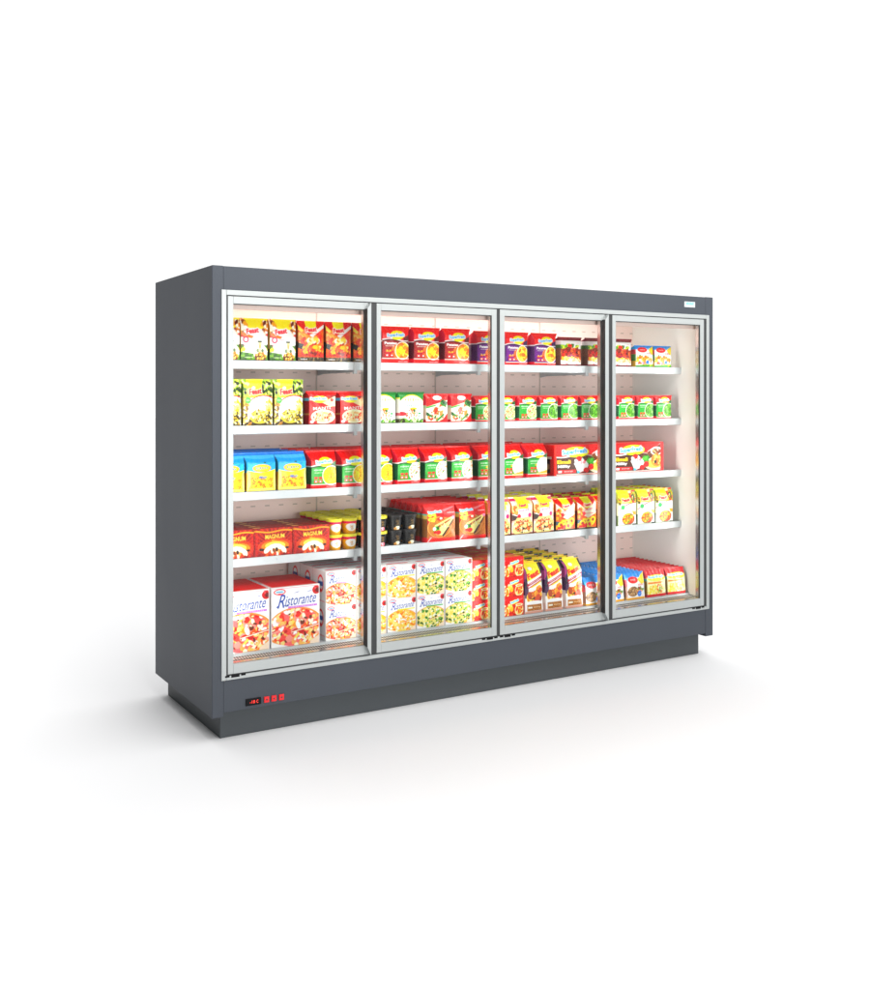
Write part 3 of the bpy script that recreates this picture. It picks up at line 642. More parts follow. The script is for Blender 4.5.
def tortilla():
    p = Art(.188, .198, 116, '#e0202a', 36)
    p.rect(0, .80, 1, 1, '#e6242e'); p.below(lambda u: .60+.06*np.sin(u*3), '#b87836'); m = (p.Y < .60) & (p.Y > .12)
    p.mottle(m, ['#b87434', '#c4843e', '#a86a2c', '#cc9048'], 40, .6)
    p.ell(.30, .54, .33, .14, '#c41a20'); p.ell(.40, .42, .38, .26, '#c89046')
    p.mottle(p.emask(.40, .42, .36, .24) <= 1, ['#c08038', '#d09448', '#b47430'], 40, .5); p.ring(.42, .40, .42, .28, .05, '#e8b470')
    p.poly([(.18, .32), (.26, .46), (.86, .66), (.92, .60), (.52, .18), (.32, .20)], '#ffe6a4'); p.poly([(.26, .40), (.84, .62), (.80, .56), (.34, .36)], '#a85a28')
    p.poly([(.52, .18), (.92, .60), (.94, .56), (.56, .13)], '#3a1c10'); p.blobs(16, .62, .44, .16, .08, .02, ['#f8d078', '#fff2c8'])
    p.ell(.30, .34, .12, .09, '#5cb83a'); p.ell(.24, .36, .06, .05, '#f2fbe8'); p.ell(.38, .26, .10, .06, '#e41c24'); p.ell(.26, .27, .06, .04, '#c81820'); p.ell(.36, .38, .05, .04, '#2c6a2a')
    p.blobs(24, .16, .66, .15, .12, .05, ['#ffe02c', '#fff06a', '#f8b81c']); p.poly([(.30, .62), (.52, .70), (.60, .62), (.42, .56)], '#e01c24'); p.ell(.47, .63, .05, .03, '#fff2e0')
    p.text('SuperFresh', .28, .80, .48, .075, '#3cc0e8', rot=.04, bold=.04, outline=('#e8fbff', .008))
    p.poly([(.5, .84), (.95, .93), (.98, .91), (.62, .81)], '#ff9aa0', .8); p.rect(.70, .76, .98, .785, '#ffb4b4'); p.ell(.93, .64, .06, .04, '#f09ab0')
    p.rect(0, 0, 1, .11, '#e6141e'); p.scrib(.2, .14, .3, .05, '#f06a80', 5); p.poly([(.0, .02), (.04, .02), (.16, .14), (.12, .14)], '#ffd0d0')
    return p
def bites_blue():
    p = Art(.132, .157, 90, '#fff6ee', 37)
    p.rect(0, .80, 1, 1, '#1f96d8'); p.poly([(0, .86), (.4, .76), (0, .70)], '#62bce8'); p.mottle(p.Y > .82, ['#1f96d8', '#2aa2e2', '#1886c8'], 22, .5)
    p.poly([(.60, .72), (1, .98), (1, .58), (.8, .55)], '#ffd81c')
    p.ell(.34, .72, .28, .12, '#e4283a'); p.ell(.34, .76, .26, .08, '#e4283a'); p.scrib(.34, .73, .3, .07, '#ffd4d4', 5); p.scrib(.78, .53, .34, .08, '#e0506a', 5)
    p.ell(.30, .30, .30, .19, '#a8845a'); p.blobs(60, .30, .31, .26, .15, .035, ['#b8956a', '#8a6a44', '#d8b890', '#6e5030']); p.blobs(22, .72, .34, .2, .1, .05, ['#e0502c', '#8a4a24', '#f0b070', '#5aa03a', '#c8302a'])
    p.ell(.68, .20, .12, .11, '#2f8ee0'); p.scrib(.68, .20, .12, .05, '#cfe8ff', 3); p.rect(0, 0, 1, .075, '#f0b23c')
    return p
def mix_red():
    p = Art(.150, .155, 92, '#fff2c8', 38)
    p.rect(0, .74, 1, 1, '#d0143a'); p.ell(.52, .70, .50, .12, '#f8ec4a'); p.text('SuperFresh', .50, .735, .82, .10, '#4cc0dc', bold=.03, outline=('#eafcf4', .014)); p.scrib(.4, .62, .5, .03, '#a8d8c0', 7)
    p.rect(.02, .49, .86, .56, '#f2a01c'); p.scrib(.4, .52, .7, .03, '#e87a1c', 9)
    p.blobs(60, .26, .27, .30, .16, .05, ['#ffe04a', '#f8ca2c', '#fff4b0', '#f6e28a']); p.blobs(60, .66, .31, .28, .17, .04, ['#f8e8a0', '#e87a4a', '#7aa83a', '#fff0c0', '#d85a3a', '#f6d060']); p.rect(0, 0, 1, .10, '#d0143a')
    return p
def tub_art(body, logo, rim, seed, dark=False):
    p = Art(.13, .062, 96, body, seed)
    if not dark:
        p.above(lambda u: .80+0*u, rim); p.ell(.50, .52, .27, .30, '#fff8ec'); p.ell(.47, .56, .27, .26, '#fffaf2')
        p.below(lambda u: .18+.25*np.abs(u-.5), '#d8a41c'); p.mottle(p.Y < .16, ['#d8a41c', '#c08a18', '#e8bc3a'], 20, .5)
        p.text('Carte', .48, .60, .16, .20, '#c89028', bold=.02, shear=.3); p.text("d'Or", .52, .40, .14, .20, '#b87e20', bold=.02, shear=.3)
    else:
        p.text('Carte', .50, .74, .15, .17, logo, bold=.0, shear=.3); p.text("d'Or", .53, .54, .13, .17, logo, bold=.0, shear=.3); p.rect(.36, .42, .62, .44, logo, .5)
        p.ell(.52, .18, .13, .15, '#f6ead0' if seed % 2 else '#f4c8cc'); p.ell(.40, .14, .08, .10, '#c89a5c' if seed % 2 else '#d8202c'); p.ell(.60, .20, .05, .10, '#fff8e8' if seed % 2 else '#f08aa0'); p.rect(.30, 0, .68, .05, '#8a6a3c' if seed % 2 else '#c8343c')
    return p

# ------------------------------------------------------------------ setting
fl = MB().quad([(-60, -60, 0), (60, -60, 0), (60, 60, 0), (-60, 60, 0)]).build('floor', M['floor'])
tag(fl, 'seamless white studio floor under the freezer', kind='structure')

# ------------------------------------------------------------------ the freezer
L, D, H = 3.19, .907, 2.08
fz = empty('display_freezer', (0, 0, 0))
tag(fz, 'long grey upright display freezer with four glass doors in bright aluminium frames', 'freezer')
z = lambda v: v+G
def P(name, mb, m, parent=fz, bevel=0): return mb.build(name, m, parent, bevel)
T = .055
P('side_panel', MB().box(0, 0, z(0), T, D, z(H)), M['paint'], bevel=.003)
P('side_panel', MB().box(L-T-.008, 0, z(0), L, D, z(H)), M['paint'], bevel=.003)
P('top_fascia', MB().box(T, .001, z(1.955), L-T-.008, .05, z(H-.0015)), M['paint'], bevel=.0015)
P('roof_panel', MB().box(T, .05, z(H-.05), L-T-.008, D-.004, z(H-.003)), M['paint'])
P('back_wall', MB().box(T, D-.03, z(0.01), L-T-.008, D-.003, z(H-.05)), M['paint'])
P('bottom_fascia', MB().box(T, .0015, z(.019), L-T-.008, .045, z(.175)), M['paint'], bevel=.002)
P('plinth', MB().box(.057, .055, 0, L-.067, .87, z(.03)), M['plinth'], bevel=.003)
# outer door surround
s0, s1, zt, zb = .0433, 3.153, 1.969, .168
fw = .0235
sur = MB()
for a in ((s0, zb, s0+fw, zt), (s1-fw, zb, s1, zt)): sur.box(a[0], -.006, z(a[1]), a[2], .03, z(a[3]))
sur.box(s0+fw, -.0055, z(zt-fw), s1-fw, .03, z(zt)); sur.box(s0+fw, -.0055, z(zb), s1-fw, .03, z(zb+fw*.8))
P('door_surround', sur, M['alu'], bevel=.002)
# insulated liner: back, ends, ceiling, deck
XI0, XI1, YB = .072, 3.118, .65
back = MB().box(XI0-.01, YB, z(.2), XI1+.01, YB+.02, z(1.99))
for zz in (1.882, 1.810, 1.600, 1.528, 1.275, 1.205, .955, .884, .600, .530, .458, .388):
    for k in range(38):
        x = .115+.0805*k
        if x < 3.1: back.box(x, YB-.0012, z(zz), x+.026, YB+.001, z(zz+.007), 1)
for x in (.82, 1.585, 2.35):
    back.box(x-.004, YB-.0022, z(.25), x+.004, YB+.001, z(1.95), 1)
P('back_panel', back, [M['back'], M['slot']])
P('end_liner', MB().box(XI0-.012, .04, z(.2), XI0, YB+.01, z(1.97)), M['liner'])
P('end_liner', MB().box(XI1, .04, z(.2), XI1+.012, YB+.01, z(1.97)), M['liner'])
P('ceiling_panel', MB().box(XI0, .05, z(1.945), XI1, YB, z(1.965)), M['liner'])
P('ceiling_valance', MB().box(XI0, .064, z(1.886), XI1, .078, z(1.945)), M['back'])
dk = P('product_deck', MB().box(XI0, .125, z(.235), XI1, YB, z(.25)).box(XI0, .02, z(.05), XI1, .125, z(.236)), M['shelf'])
gr = MB().box(XI0, .03, z(.236), XI1, .124, z(.2395), 0)
for r_ in range(2):
    n = 222
    for k in range(n):
        x = XI0+.006+(XI1-XI0-.012)*k/n+(.0068 if r_ % 2 else 0)
        y0 = .046+r_*.040
        gr.quad([(x, y0, z(.2402)), (x+.0085, y0, z(.2402)), (x+.0085, y0+.028, z(.2402)), (x, y0+.028, z(.2402))], 1)
P('air_grille', gr, [M['grille'], M['hole']])
# four shelf runs of four shelves with brackets between
SZ = (1.648, 1.330, 1.007, .686); YF = .200
joints = [XI0, .825, 1.587, 2.352, XI1]
for zz in SZ:
    for a, b in zip(joints[:-1], joints[1:]):
        m = MB().box(a+.001, YF+.004, z(zz-.012), b-.001, YB, z(zz))
        m.prism([(YF, z(zz-.036)), (YF+.004, z(zz-.038)), (YF+.004, z(zz+.001)), (YF-.001, z(zz+.004)), (YF-.004, z(zz+.001))], 'x', a+.001, b-.001)
        P('shelf', m, M['shelf'])
    for x in joints[1:-1]:
        m = MB().prism([(YF+.015, z(zz-.048)), (YF+.015, z(zz-.012)), (YB, z(zz-.012)), (YB, z(zz-.060)), (YB-.06, z(zz-.052))], 'x', x, x+.012)
        m.box(x-.002, YF-.006, z(zz-.056), x+.016, YF+.012, z(zz-.008))
        P('shelf_bracket', m, M['shelf'], bevel=.0015)
# mullion posts with led strips
for x in (.838, 1.587, 2.372):
    po = P('mullion', MB().box(x-.017, .040, z(.20), x+.017, .062, z(1.95)), M['shelf'])
for x0, x1 in ((.8045, .850), (1.576, 1.598), (2.330, 2.383)):
    P('door_gasket', MB().box(x0, .001, z(.19), x1, .039, z(1.945)), M['rubber'])
for x0, x1 in ((.0668, .0745), (3.1115, 3.1295)):
    P('door_gasket', MB().box(x0, -.0012, z(.1895), x1, .039, z(1.945)), M['rubber'])
P('door_gasket', MB().box(.0745, -.0012, z(1.9408), 3.1115, .03, z(1.9455)), M['rubber'])
P('door_gasket', MB().box(.0745, -.0012, z(.1868), 3.1115, .03, z(.1932)), M['rubber'])

ZD0, ZD1 = .1935, 1.9405          # door bottom / top
ZG0, ZG1 = .2400, 1.9070          # glass
def door(x0, g0, g1, x1, handle, hinge_x):
    """x0..x1 frame, g0..g1 glass opening; handle = (xa, xb) of the raised pull profile or None"""
    m = MB()
    m.box(x0, -.003, z(ZD0), g0, .036, z(ZD1)); m.box(g1, -.003, z(ZD0), x1, .036, z(ZD1))
    m.box(g0, -.003, z(ZG1), g1, .036, z(ZD1)); m.box(g0, -.003, z(ZD0), g1, .036, z(ZG0))
    d = P('door', m, M['alu'], bevel=.0015)
    P('glass_pane', MB().box(g0, .004, z(ZG0), g1, .009, z(ZG1)), M['glass'], d)
    s = MB(); e = .005
    s.box(g0, .0095, z(ZG0), g0+e*.6, .0345, z(ZG1)); s.box(g1-.0012, .0095, z(ZG0), g1, .0345, z(ZG1))
    s.box(g0+e*.6, .0095, z(ZG1-.003), g1-.0012, .0345, z(ZG1)); s.box(g0+e*.6, .0095, z(ZG0), g1-.0012, .0345, z(ZG0+.0008))
    P('inner_profile', s, M['chrome'], d)
    sm = MB(); sw = .0015 if handle else .006; sm.box(g1-sw, -.0025, z(ZG0), g1, .0035, z(ZG1)).box(g0, -.0025, z(ZG1-.004), g1-sw, .0035, z(ZG1))
    P('glass_seal', sm, M['rubber'], d)
    if handle:
        xa, xb = handle
        h = MB()
        zs = ((xa, ZG0-.003, ZG1+.003), (xb, ZD0+.001, ZD1-.001))
        yo, yi = -.034, -.0035
        v = [(xa, yi, z(zs[0][1])), (xb, yi, z(zs[1][1])), (xb, yi, z(zs[1][2])), (xa, yi, z(zs[0][2]))]
        w_ = [(p[0], yo, p[2]) for p in v]
        h.quad(w_, 0); h.quad(v, 0)
        h.quad([v[0], w_[0], w_[3], v[3]], 1)
        for i, j in ((0, 1), (1, 2), (2, 3)): h.quad([v[i], v[j], w_[j], w_[i]], 0)
        P('pull_handle', h, [M['alu'], M['rubber']], d)
    hb = MB().box(hinge_x-.020, -.007, z(ZD0-.0155), hinge_x+.020, .0, z(ZD0-.004)).box(hinge_x-.05, -.0065, z(ZD0-.0125), hinge_x-.028, .0, z(ZD0-.004)).box(hinge_x+.028, -.0065, z(ZD0-.0125), hinge_x+.05, .0, z(ZD0-.004))
    P('hinge', hb, M['black'], d)
    return d
door(.0745, .1015, .783, .8035, (.783, .8035), .110)
door(.850, .8755, 1.545, 1.5765, None, 1.530)
door(1.5975, 1.6285, 2.303, 2.329, (2.303, 2.329), 1.645)
door(2.383, 2.409, 3.078, 3.1105, None, 3.060)

# controller and maker's plate
dsp = P('controller_display', MB().box(.162, -.004, z(.034), .238, .002, z(.066)), M['black'], bevel=.001)
def letters(name, s, x0, z0, w, h, m, parent, y):
    tri = text_tris(s, .01, 0); mb = MB()
    for t in tri:
        mb.quad([(x0+w*(p[0]+.5), y, z0+h*(p[1]+.5)) for p in t])
    return P(name, mb, m, parent)
letters('readout', '-18', .181, z(.043), .026, .014, M['digit'], dsp, -.0046)
letters('readout', 'C', .214, z(.043), .009, .014, M['digit'], dsp, -.0046)
for x in (.252, .289, .327):
    b = P('push_button', MB().box(x, -.005, z(.036), x+.026, .002, z(.064)), M['redbtn'], bevel=.002)
    P('button_mark', MB().box(x+.009, -.0056, z(.047), x+.017, -.0052, z(.053)), M['rubber'], b)
pl = P('name_plate', MB().box(2.949, -.002, z(2.011), 3.037, .002, z(2.045)), M['white'], bevel=.001)
m = MB()
for k in range(6): m.box(2.963+k*.0105, -.0026, z(2.026), 2.9705+k*.0105, -.0021, z(2.038+.003*(k % 2)))
P('plate_mark', m, M['cyan'], pl)

# ------------------------------------------------------------------ products
ORD = ['first', 'second', 'third', 'fourth', 'fifth', 'sixth', 'seventh', 'eighth', 'ninth', 'tenth', 'eleventh', 'twelfth']
SHELF = {0: 'top shelf', 1: 'second shelf', 2: 'third shelf', 3: 'fourth shelf', 4: 'bottom deck'}
jit = random.Random(4)
def colphrase(i, n, ln, rn):
    if n == 1: return 'by the '+rn
    if i == 0: return 'next to the '+ln
    if i == n-1: return 'next to the '+rn
    if n == 3: return 'in the middle file'
    return ORD[i]+' from the '+ln
def place(name, cat, group, desc, make, xs, y0, pitch, rows, zz, level, ln, rn, tiers=1, th=0., jx=.0015, tilt=0.):
    first = None
    for r in range(rows):
        for i, x in enumerate(xs):
            for t in range(tiers):
                if first is None: root = first = make(name)
                else:
                    root = first.copy(); COL.objects.link(root)
                    for ch in first.children:
                        c = ch.copy(); COL.objects.link(c); c.parent = root; c.matrix_parent_inverse.identity()
                root.location = (x+jit.uniform(-jx, jx), y0+r*pitch+(jit.uniform(-jx, jx) if r else jit.uniform(0, jx)), z(zz)+t*th)
                root.rotation_euler = (tilt, 0, jit.uniform(-1, 1)*(.028 if 'bag' in name or 'pouch' in name else .006))
                lab = desc+', '+colphrase(i, len(xs), ln, rn)
                if tiers > 1: lab += ', '+(('lower', 'upper') if tiers == 2 else ('lowest', 'middle', 'topmost'))[t]
                if rows > 1: lab += ', front row' if r == 0 else ', '+ORD[r]+' row'
                lab += ', '+SHELF[level]
                if len(lab.split()) > 16: print('LONG', lab)
                tag(root, lab, cat, group)
    return first
def single(me): return lambda name: link(name, me)
def cen(pairs): return [(a+b)/2 for a, b in pairs]

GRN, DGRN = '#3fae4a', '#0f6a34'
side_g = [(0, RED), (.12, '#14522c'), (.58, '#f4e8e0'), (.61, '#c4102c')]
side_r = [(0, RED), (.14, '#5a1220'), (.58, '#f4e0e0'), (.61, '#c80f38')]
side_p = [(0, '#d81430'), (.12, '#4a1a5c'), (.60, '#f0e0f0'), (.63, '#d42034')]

# top shelf
S = SZ[0]
me = bag_mesh('pouch', feast_mushroom(), .148, .140, .211, .055, [(0, '#3a4a1a'), (.3, '#c8a860'), (.7, '#e0a020')], taper=.80, wr=.001, sp=.18)
place('frozen_food_pouch', 'food pouch', 'yellow mushroom pouches', 'yellow and white mushroom pouch', single(me), cen([(.072, .214), (.214, .361), (.361, .509)]), .21, .06, 1, S, 0, "freezer's end wall", 'orange potato pouches')
me = bag_mesh('pouch', frost_potato(), .151, .140, .208, .055, [(0, '#2a2018'), (.5, '#b0501c'), (.8, '#a8141c')], taper=.80, wr=.001, seed=5, sp=.18)
place('frozen_food_pouch', 'food pouch', 'orange potato pouches', 'orange potato snack pouch', single(me), cen([(.512, .666), (.666, .819), (.819, .97)]), .21, .06, 1, S, 0, 'mushroom pouches', 'red fries bags')
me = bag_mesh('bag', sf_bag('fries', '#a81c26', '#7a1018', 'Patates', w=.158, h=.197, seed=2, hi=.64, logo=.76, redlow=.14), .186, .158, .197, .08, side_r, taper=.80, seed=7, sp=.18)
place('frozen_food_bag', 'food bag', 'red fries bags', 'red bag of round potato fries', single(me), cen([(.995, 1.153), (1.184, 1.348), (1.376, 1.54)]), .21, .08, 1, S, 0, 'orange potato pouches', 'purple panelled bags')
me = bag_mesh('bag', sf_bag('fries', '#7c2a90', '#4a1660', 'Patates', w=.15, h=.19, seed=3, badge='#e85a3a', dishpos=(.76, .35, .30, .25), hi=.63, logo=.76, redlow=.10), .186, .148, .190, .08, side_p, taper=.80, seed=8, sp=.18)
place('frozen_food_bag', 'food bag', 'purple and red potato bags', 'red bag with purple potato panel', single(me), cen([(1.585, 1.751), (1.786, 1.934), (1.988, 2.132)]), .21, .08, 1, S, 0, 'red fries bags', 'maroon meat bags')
me = bag_mesh('bag', beef(), .182, .150, .172, .07, [(0, '#6a0c28'), (.08, '#6a4030'), (.35, '#7a4a34'), (.62, '#3a6a2a'), (.74, '#f0e4e4'), (.88, '#7a0c2c')], taper=.82, seed=9, sp=.18)
place('frozen_food_bag', 'food bag', 'maroon and white meat bags', 'maroon edged bag showing browned meat', single(me), [2.248, 2.452, 2.636], .21, .08, 1, S, 0, 'purple panelled bags', 'small blue topped bags')
me = bag_mesh('bag', snack_blue(), .150, .136, .136, .05, [(0, '#c89a2c'), (.3, '#3f7a34'), (.6, '#c8303a'), (.82, '#2488c8')], taper=.84, seed=10, sp=.18)
place('snack_bag', 'food bag', 'small blue topped snack bags', 'small blue and yellow snack bag', single(me), cen([(2.753, 2.891), (2.908, 3.042)]), .21, .06, 1, S, 0, 'maroon meat bags', "freezer's end wall")

# second shelf
S = SZ[1]
me = bag_mesh('pouch', feast_cauli(), .164, .152, .231, .065, [(0, '#2a1c10'), (.2, '#8a7430'), (.6, '#4a6a24'), (.9, '#c8b41c')], taper=.86, wr=.001, seed=11, sp=.18)
place('frozen_food_pouch', 'food pouch', 'tall yellow and green vegetable pouches', 'tall yellow green cauliflower pouch', single(me), cen([(.062, .222), (.222, .386), (.386, .551)]), .21, .07, 1, S, 1, "freezer's end wall", 'red dumpling bags')
me = bag_mesh('bag', manti(), .172, .146, .172, .07, [(0, '#8a0c14'), (.1, '#8c1018'), (.3, '#b08040'), (.35, '#8a1018'), (.72, '#4aa8c8'), (.80, '#b8141c')], taper=.84, seed=12, sp=.18)
place('frozen_food_bag', 'food bag', 'red dumpling bags', 'red dumpling bag with cream bowl', single(me), cen([(.58, .725), (.753, .9)]), .21, .08, 1, S, 1, 'cauliflower pouches', 'green and white bags')
me = bag_mesh('bag', garden(), .166, .142, .168, .06, [(0, '#4a4a2a'), (.15, '#c8c4b8'), (.25, '#b8505a'), (.34, '#d0d0c4'), (.78, '#d8d83a'), (.82, '#0a7a3a')], taper=.84, seed=13, sp=.18)
place('frozen_food_bag', 'food bag', 'green topped white vegetable bags', 'white vegetable bag with green top', single(me), cen([(.935, 1.076), (1.102, 1.243)]), .21, .08, 1, S, 1, 'red dumpling bags', 'red carrot bags')
me = bag_mesh('bag', veg_red(), .156, .133, .158, .06, [(0, '#c81230'), (.12, '#c8b49c'), (.52, '#a0b890'), (.60, '#c81234')], taper=.84, seed=14, sp=.18)
place('frozen_food_bag', 'food bag', 'red bags of sliced carrots', 'red and white sliced carrot bag', single(me), cen([(1.265, 1.398), (1.42, 1.554)]), .21, .08, 1, S, 1, 'green topped bags', 'green panelled bags')
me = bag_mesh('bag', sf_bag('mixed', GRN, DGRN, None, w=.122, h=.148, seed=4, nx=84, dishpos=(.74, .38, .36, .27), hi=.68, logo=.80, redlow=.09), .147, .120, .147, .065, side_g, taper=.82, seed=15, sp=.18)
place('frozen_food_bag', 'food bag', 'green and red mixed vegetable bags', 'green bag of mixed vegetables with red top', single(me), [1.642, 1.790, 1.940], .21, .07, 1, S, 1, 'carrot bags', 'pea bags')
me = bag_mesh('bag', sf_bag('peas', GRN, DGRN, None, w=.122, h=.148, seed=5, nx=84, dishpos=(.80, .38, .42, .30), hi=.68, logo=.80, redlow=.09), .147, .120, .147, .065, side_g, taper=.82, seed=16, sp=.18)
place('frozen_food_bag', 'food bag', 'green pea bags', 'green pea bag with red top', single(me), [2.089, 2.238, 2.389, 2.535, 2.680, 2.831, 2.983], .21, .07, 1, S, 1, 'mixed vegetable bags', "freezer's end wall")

# third shelf
S = SZ[2]
me = bag_mesh('bag', misir(), .166, .150, .192, .10, [(0, '#2a6ab8'), (.03, '#a87818'), (.5, '#1f7a9c'), (.82, '#4a90d0')], taper=.74, seed=17, puff=.009)
place('frozen_food_bag', 'food bag', 'blue and yellow sweetcorn bags', 'blue sweetcorn bag', single(me), cen([(.077, .238), (.238, .405), (.405, .567)]), .205, .104, 4, S, 2, "freezer's end wall", 'green corn bags')
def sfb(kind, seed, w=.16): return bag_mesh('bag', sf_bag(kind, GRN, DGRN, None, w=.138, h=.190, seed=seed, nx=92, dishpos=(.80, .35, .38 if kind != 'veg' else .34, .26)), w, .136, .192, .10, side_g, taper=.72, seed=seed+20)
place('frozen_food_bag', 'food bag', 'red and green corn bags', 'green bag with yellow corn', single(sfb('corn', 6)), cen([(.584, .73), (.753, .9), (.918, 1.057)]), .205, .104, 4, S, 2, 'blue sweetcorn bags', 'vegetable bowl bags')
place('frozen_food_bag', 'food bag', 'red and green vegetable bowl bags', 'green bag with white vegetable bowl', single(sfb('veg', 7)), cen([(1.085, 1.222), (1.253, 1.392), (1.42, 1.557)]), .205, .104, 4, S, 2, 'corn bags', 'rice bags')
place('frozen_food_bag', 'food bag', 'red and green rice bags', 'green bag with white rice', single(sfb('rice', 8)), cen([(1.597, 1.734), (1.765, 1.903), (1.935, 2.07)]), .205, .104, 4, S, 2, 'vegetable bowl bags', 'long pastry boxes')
me = box_mesh('carton', strudel(), .412, .181, .088, strudel_side(), '#f0483c', '#e4241e')
place('pastry_box', 'food box', 'long red pastry boxes', 'long red and brown pastry box', single(me), [2.334, 2.772], .21, .0885, 3, S, 2, 'rice bags', "freezer's end wall", jx=.0006)

# fourth shelf
S = SZ[3]
me = box_mesh('carton', magnum(), .202, .140, .060, '#7c1412', magnum_top(), '#7c1412')
place('ice_cream_box', 'food box', 'dark red ice cream boxes', 'dark red ice cream box', single(me), [.182, .386, .590], .21, .0622, 5, S, 3, "freezer's end wall", 'yellow lidded tubs', jx=.0006)
def tub(art, lid, rim, r=.0405):
    body = tub_mesh('ice_cream_tub', art, r*.80, r*.97, .066); lm = lid_mesh('lid', r, .0655, .0145, lid, rim)
    def mk(name):
        o = link(name, body); link('lid', lm, o); return o
    return mk
place('ice_cream_tub', 'ice cream tub', 'yellow ice cream tubs', 'white and yellow tub', tub(tub_art('#e8b82c', '#c89028', '#e0406a', 40), '#f4e23a', '#f8ec6a'), [.735, .822], .251, .083, 5, S, 3, 'dark red boxes', 'black tubs', tiers=2, th=.0805, jx=.001)
place('ice_cream_tub', 'ice cream tub', 'black ice cream tubs with yellow lids', 'black tub, yellow lid', tub(tub_art('#17120f', '#c8a878', '#17120f', 42, True), '#f6de3a', '#f8e86a'), [.911, 1.000], .251, .083, 5, S, 3, 'yellow tubs', 'all black tubs', tiers=2, th=.0805, jx=.001)
place('ice_cream_tub', 'ice cream tub', 'all black ice cream tubs', 'all black tub', tub(tub_art('#100e10', '#b09468', '#100e10', 43, True), '#151416', '#151416'), [1.090, 1.179], .251, .083, 5, S, 3, 'yellow lidded tubs', 'red wrap bags', tiers=2, th=.0805, jx=.001)
me = bag_mesh('bag', tortilla(), .196, .176, .203, .055, [(0, '#c81420'), (.14, '#7c4a20'), (.62, '#c8a84a'), (.72, '#2aa8a0'), (.76, '#c8141e')], taper=.72, seed=30)
place('tortilla_bag', 'food bag', 'red tortilla wrap bags', 'red tortilla wrap bag', single(me), [1.355, 1.560], .207, .060, 7, S, 3, 'all black tubs', 'pizza roll pouches')
me = bag_mesh('pouch', feast_roll(), .150, .142, .213, .075, [(0, '#8a3020'), (.3, '#7a3024'), (.6, '#e07a2c'), (.9, '#e8d02c')], taper=.80, seed=31)
place('frozen_food_pouch', 'food pouch', 'pink and yellow pizza roll pouches', 'pink and yellow pizza roll pouch', single(me), [1.745, 1.896, 2.049], .207, .085, 4, S, 3, 'tortilla bags', 'onion ring pouches')
me = bag_mesh('pouch', feast_rings(), .150, .140, .190, .075, [(0, '#3a1c14'), (.3, '#7a2c1c'), (.6, '#d86a24'), (.85, '#d8c42c')], taper=.80, seed=32)
place('frozen_food_pouch', 'food pouch', 'red onion ring pouches', 'red and yellow onion ring pouch', single(me), [2.208, 2.366, 2.520], .207, .085, 4, S, 3, 'pizza roll pouches', 'carrot medley pouches')
me = bag_mesh('pouch', feast_carrot(), .149, .140, .213, .043, [(0, '#5a6a3a'), (.3, '#c8c8a0'), (.65, '#8a8a2a'), (.95, '#4a4a1c')], taper=.84, seed=33, wr=.001)
place('frozen_food_pouch', 'food pouch', 'yellow and white carrot medley pouches', 'yellow and white carrot medley pouch', single(me), [2.681, 2.834, 2.984], .207, .046, 6, S, 3, 'onion ring pouches', "freezer's end wall")

# bottom deck
S = .2505
me = box_mesh('carton', risto('salami', .252, .291, 170, 50), .256, .291, .325, '#f4eeee', risto_big_top(), '#f0e4e4')
place('pizza_box', 'pizza box', 'large salami pizza boxes', 'large salami pizza box with red top', single(me), [.210, .4745], .14, .33, 1, S, 4, "freezer's end wall", 'small pizza boxes', jx=.0006)
sd, tp = risto_side(), risto_top()
def rb(kind, seed): return box_mesh('carton', risto(kind, .170, .172, 124, seed), .170, .1725, .158, sd, tp, '#f2eaea')
place('pizza_box', 'pizza box', 'small salami pizza boxes', 'small salami pizza box', single(rb('salami', 51)), [.722], .138, .160, 3, S, 4, 'big boxes', 'cheese pizza boxes', tiers=2, th=.1735, jx=.0006)
place('pizza_box', 'pizza box', 'small cheese pizza boxes', 'small cheese pizza box', single(rb('cheese', 52)), [.896, 1.0735], .138, .160, 3, S, 4, 'salami boxes', 'spinach boxes', tiers=2, th=.1735, jx=.0006)
place('pizza_box', 'pizza box', 'small spinach pizza boxes', 'small spinach pizza box', single(rb('spinach', 53)), [1.249, 1.424], .138, .160, 3, S, 4, 'cheese boxes', 'red boxes', tiers=2, th=.1735, jx=.0006)
me = box_mesh('carton', redbox(), .1135, .1085, .114, '#d01c20', redbox_top(), '#d01c20')
place('small_food_box', 'food box', 'small red boxes stacked three high', 'small red box', single(me), [1.568, 1.683, 1.798], .138, .115, 4, S, 4, 'spinach boxes', 'pastry pouches', tiers=3, th=.1092, jx=.0006)
me = bag_mesh('pouch', feast_pastry(), .138, .120, .287, .082, [(0, '#e4c4b8'), (.16, '#e8d8d0'), (.36, '#4a1c50'), (.62, '#a83a7c'), (.80, '#3a1438'), (.955, '#14101a')], taper=.80, seed=34, lean=.02)
place('frozen_food_pouch', 'food pouch', 'tall yellow pastry pouches', 'tall yellow pastry pouch', single(me), cen([(1.866, 1.992), (2.010, 2.135), (2.157, 2.278)]), .135, .095, 5, S, 4, 'small red boxes', 'blue topped bags')
me = bag_mesh('bag', bites_blue(), .154, .134, .160, .036, [(0, '#b8842c'), (.1, '#8a5a3c'), (.5, '#c83040'), (.75, '#1a80bc')], taper=.62, seed=35, lean=.012)
place('snack_bag', 'food bag', 'blue topped snack bags', 'blue topped snack bag', single(me), cen([(2.304, 2.44), (2.462, 2.594), (2.618, 2.765)]), .138, .0395, 12, S, 4, 'pastry pouches', 'crimson bags', jx=.001)
me = bag_mesh('bag', mix_red(), .160, .146, .160, .036, [(0, '#a8102c'), (.1, '#8a6a20'), (.6, '#3a9a8c'), (.7, '#b01030')], taper=.62, seed=36, lean=.012)
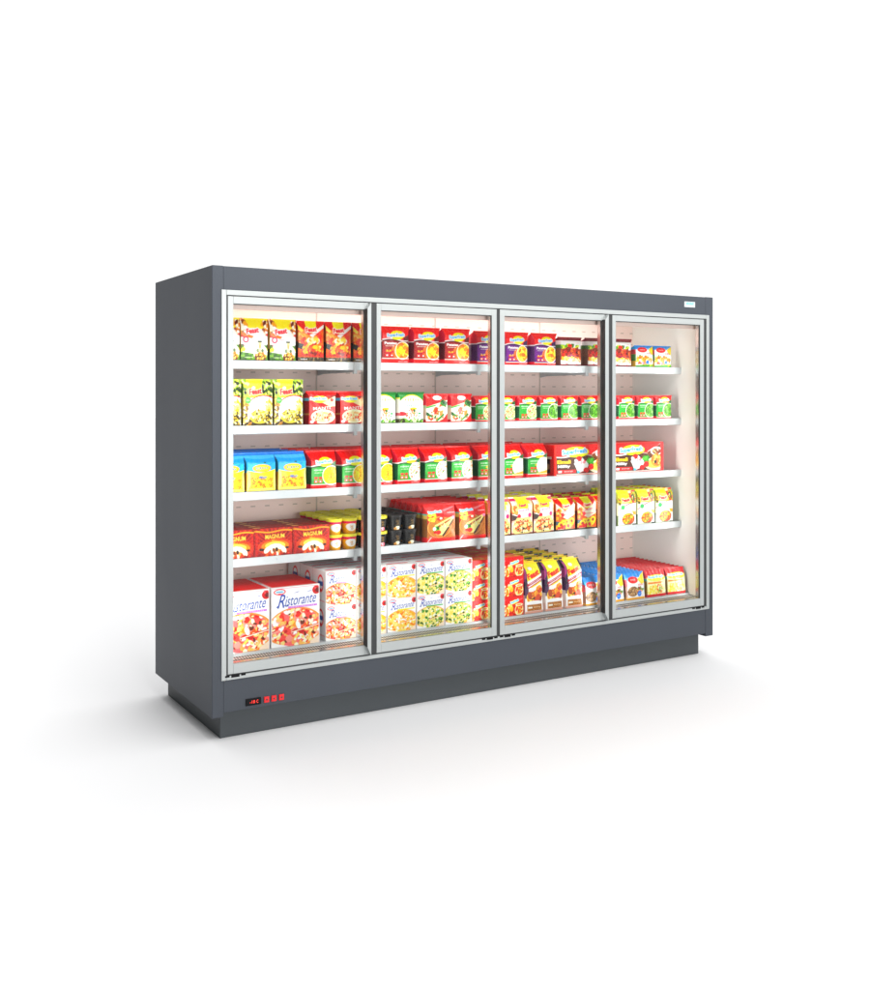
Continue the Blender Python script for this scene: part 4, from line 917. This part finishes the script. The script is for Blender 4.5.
place('frozen_food_bag', 'food bag', 'crimson topped vegetable bags', 'crimson topped vegetable bag', single(me), cen([(2.781, 2.932), (2.946, 3.096)]), .138, .0395, 12, S, 4, 'blue topped bags', "freezer's end wall", jx=.001)

# ------------------------------------------------------------------ light
w = bpy.data.worlds.new('World'); scene.world = w; w.use_nodes = True
bg = w.node_tree.nodes['Background']; bg.inputs[0].default_value = (1, 1, 1, 1)
# world light shaped: dimmer left darkens the side panel, brighter zenith whitens the floor
nw = w.node_tree; tcw = nw.nodes.new('ShaderNodeTexCoord')
def wdot(v):
    d = nw.nodes.new('ShaderNodeVectorMath'); d.operation = 'DOT_PRODUCT'; d.inputs[1].default_value = v
    nw.links.new(tcw.outputs['Generated'], d.inputs[0]); return d
def wrange(src, a, b, c, d):
    n = nw.nodes.new('ShaderNodeMapRange'); n.interpolation_type = 'SMOOTHSTEP'
    for i, q in zip(('From Min', 'From Max', 'To Min', 'To Max'), (a, b, c, d)): n.inputs[i].default_value = q
    nw.links.new(src, n.inputs['Value']); return n
w1 = wrange(wdot((-.97, -.24, 0)).outputs['Value'], -.15, .7, 1.12, .05)
w2 = wrange(wdot((0, 0, 1)).outputs['Value'], .5, 1., 1.0, 2.05)
wm = nw.nodes.new('ShaderNodeMath'); wm.operation = 'MULTIPLY'
nw.links.new(w1.outputs[0], wm.inputs[0]); nw.links.new(w2.outputs[0], wm.inputs[1]); nw.links.new(wm.outputs[0], bg.inputs[1])
def area(name, loc, rot, sx, sy, power, col=(1, 1, 1), spread=math.pi):
    l = bpy.data.lights.new(name, 'AREA'); l.shape = 'RECTANGLE'; l.size = sx; l.size_y = sy; l.energy = power; l.color = col; l.spread = spread
    o = bpy.data.objects.new(name, l); o.location = loc; o.rotation_euler = rot; COL.objects.link(o); return o
area('studio_softbox', (1.7, -1.9, 3.7), (math.radians(60), 0, 0), 4.4, .9, 37, (1, .99, .97), math.radians(84))
area('front_fill', (.95, -5.7, 1.25), (math.radians(90), 0, math.radians(-4)), 2.1, 2.4, 142, (1, 1, 1))  # fill light added to brighten the pack fronts evenly
# lamps inside the freezer: a strip behind every post, and one along the ceiling behind the valance
for x, sides in ((.088, (-1,)), (.838, (-1, 1)), (1.587, (-1, 1)), (2.372, (-1, 1)), (3.102, (1,))):
    for sd_ in sides:
        area('led_lamp', (x-.009*sd_*(len(sides) > 1), .070, z(.98)), (math.radians(90), 0, math.radians(60)*sd_), 0.016, 1.46, (2.9 if x == 2.372 and sd_ == -1 else 1.65), (1, .985, .955), math.radians(124))
area('ceiling_lamp', (1.50, .38, z(1.94)), (math.radians(20), 0, 0), 2.60, .10, 13, (1, .98, .95))

# ------------------------------------------------------------------ camera
cam = bpy.data.cameras.new('camera'); co = bpy.data.objects.new('camera', cam); COL.objects.link(co)
co.location = (-1.59232, -4.62111, 1.49677+G)
co.rotation_euler = (math.radians(90), 0, math.radians(58.93-90))
cam.sensor_width = 36; cam.sensor_fit = 'AUTO'; cam.lens = 36*1044/990; cam.shift_y = -(495-392.2)/990
cam.clip_start = .05; cam.clip_end = 500
scene.camera = co
scene.render.resolution_x = 900; scene.render.resolution_y = 1024
scene.render.engine = 'CYCLES'
scene.cycles.max_bounces = 10; scene.cycles.diffuse_bounces = 5; scene.cycles.transparent_max_bounces = 12
scene.cycles.sample_clamp_indirect = 4; scene.cycles.caustics_reflective = False; scene.cycles.caustics_refractive = False
scene.cycles.use_denoising = True
scene.view_settings.view_transform = 'Standard'; scene.view_settings.look = 'None'
scene.view_settings.exposure = 0; scene.view_settings.gamma = 1
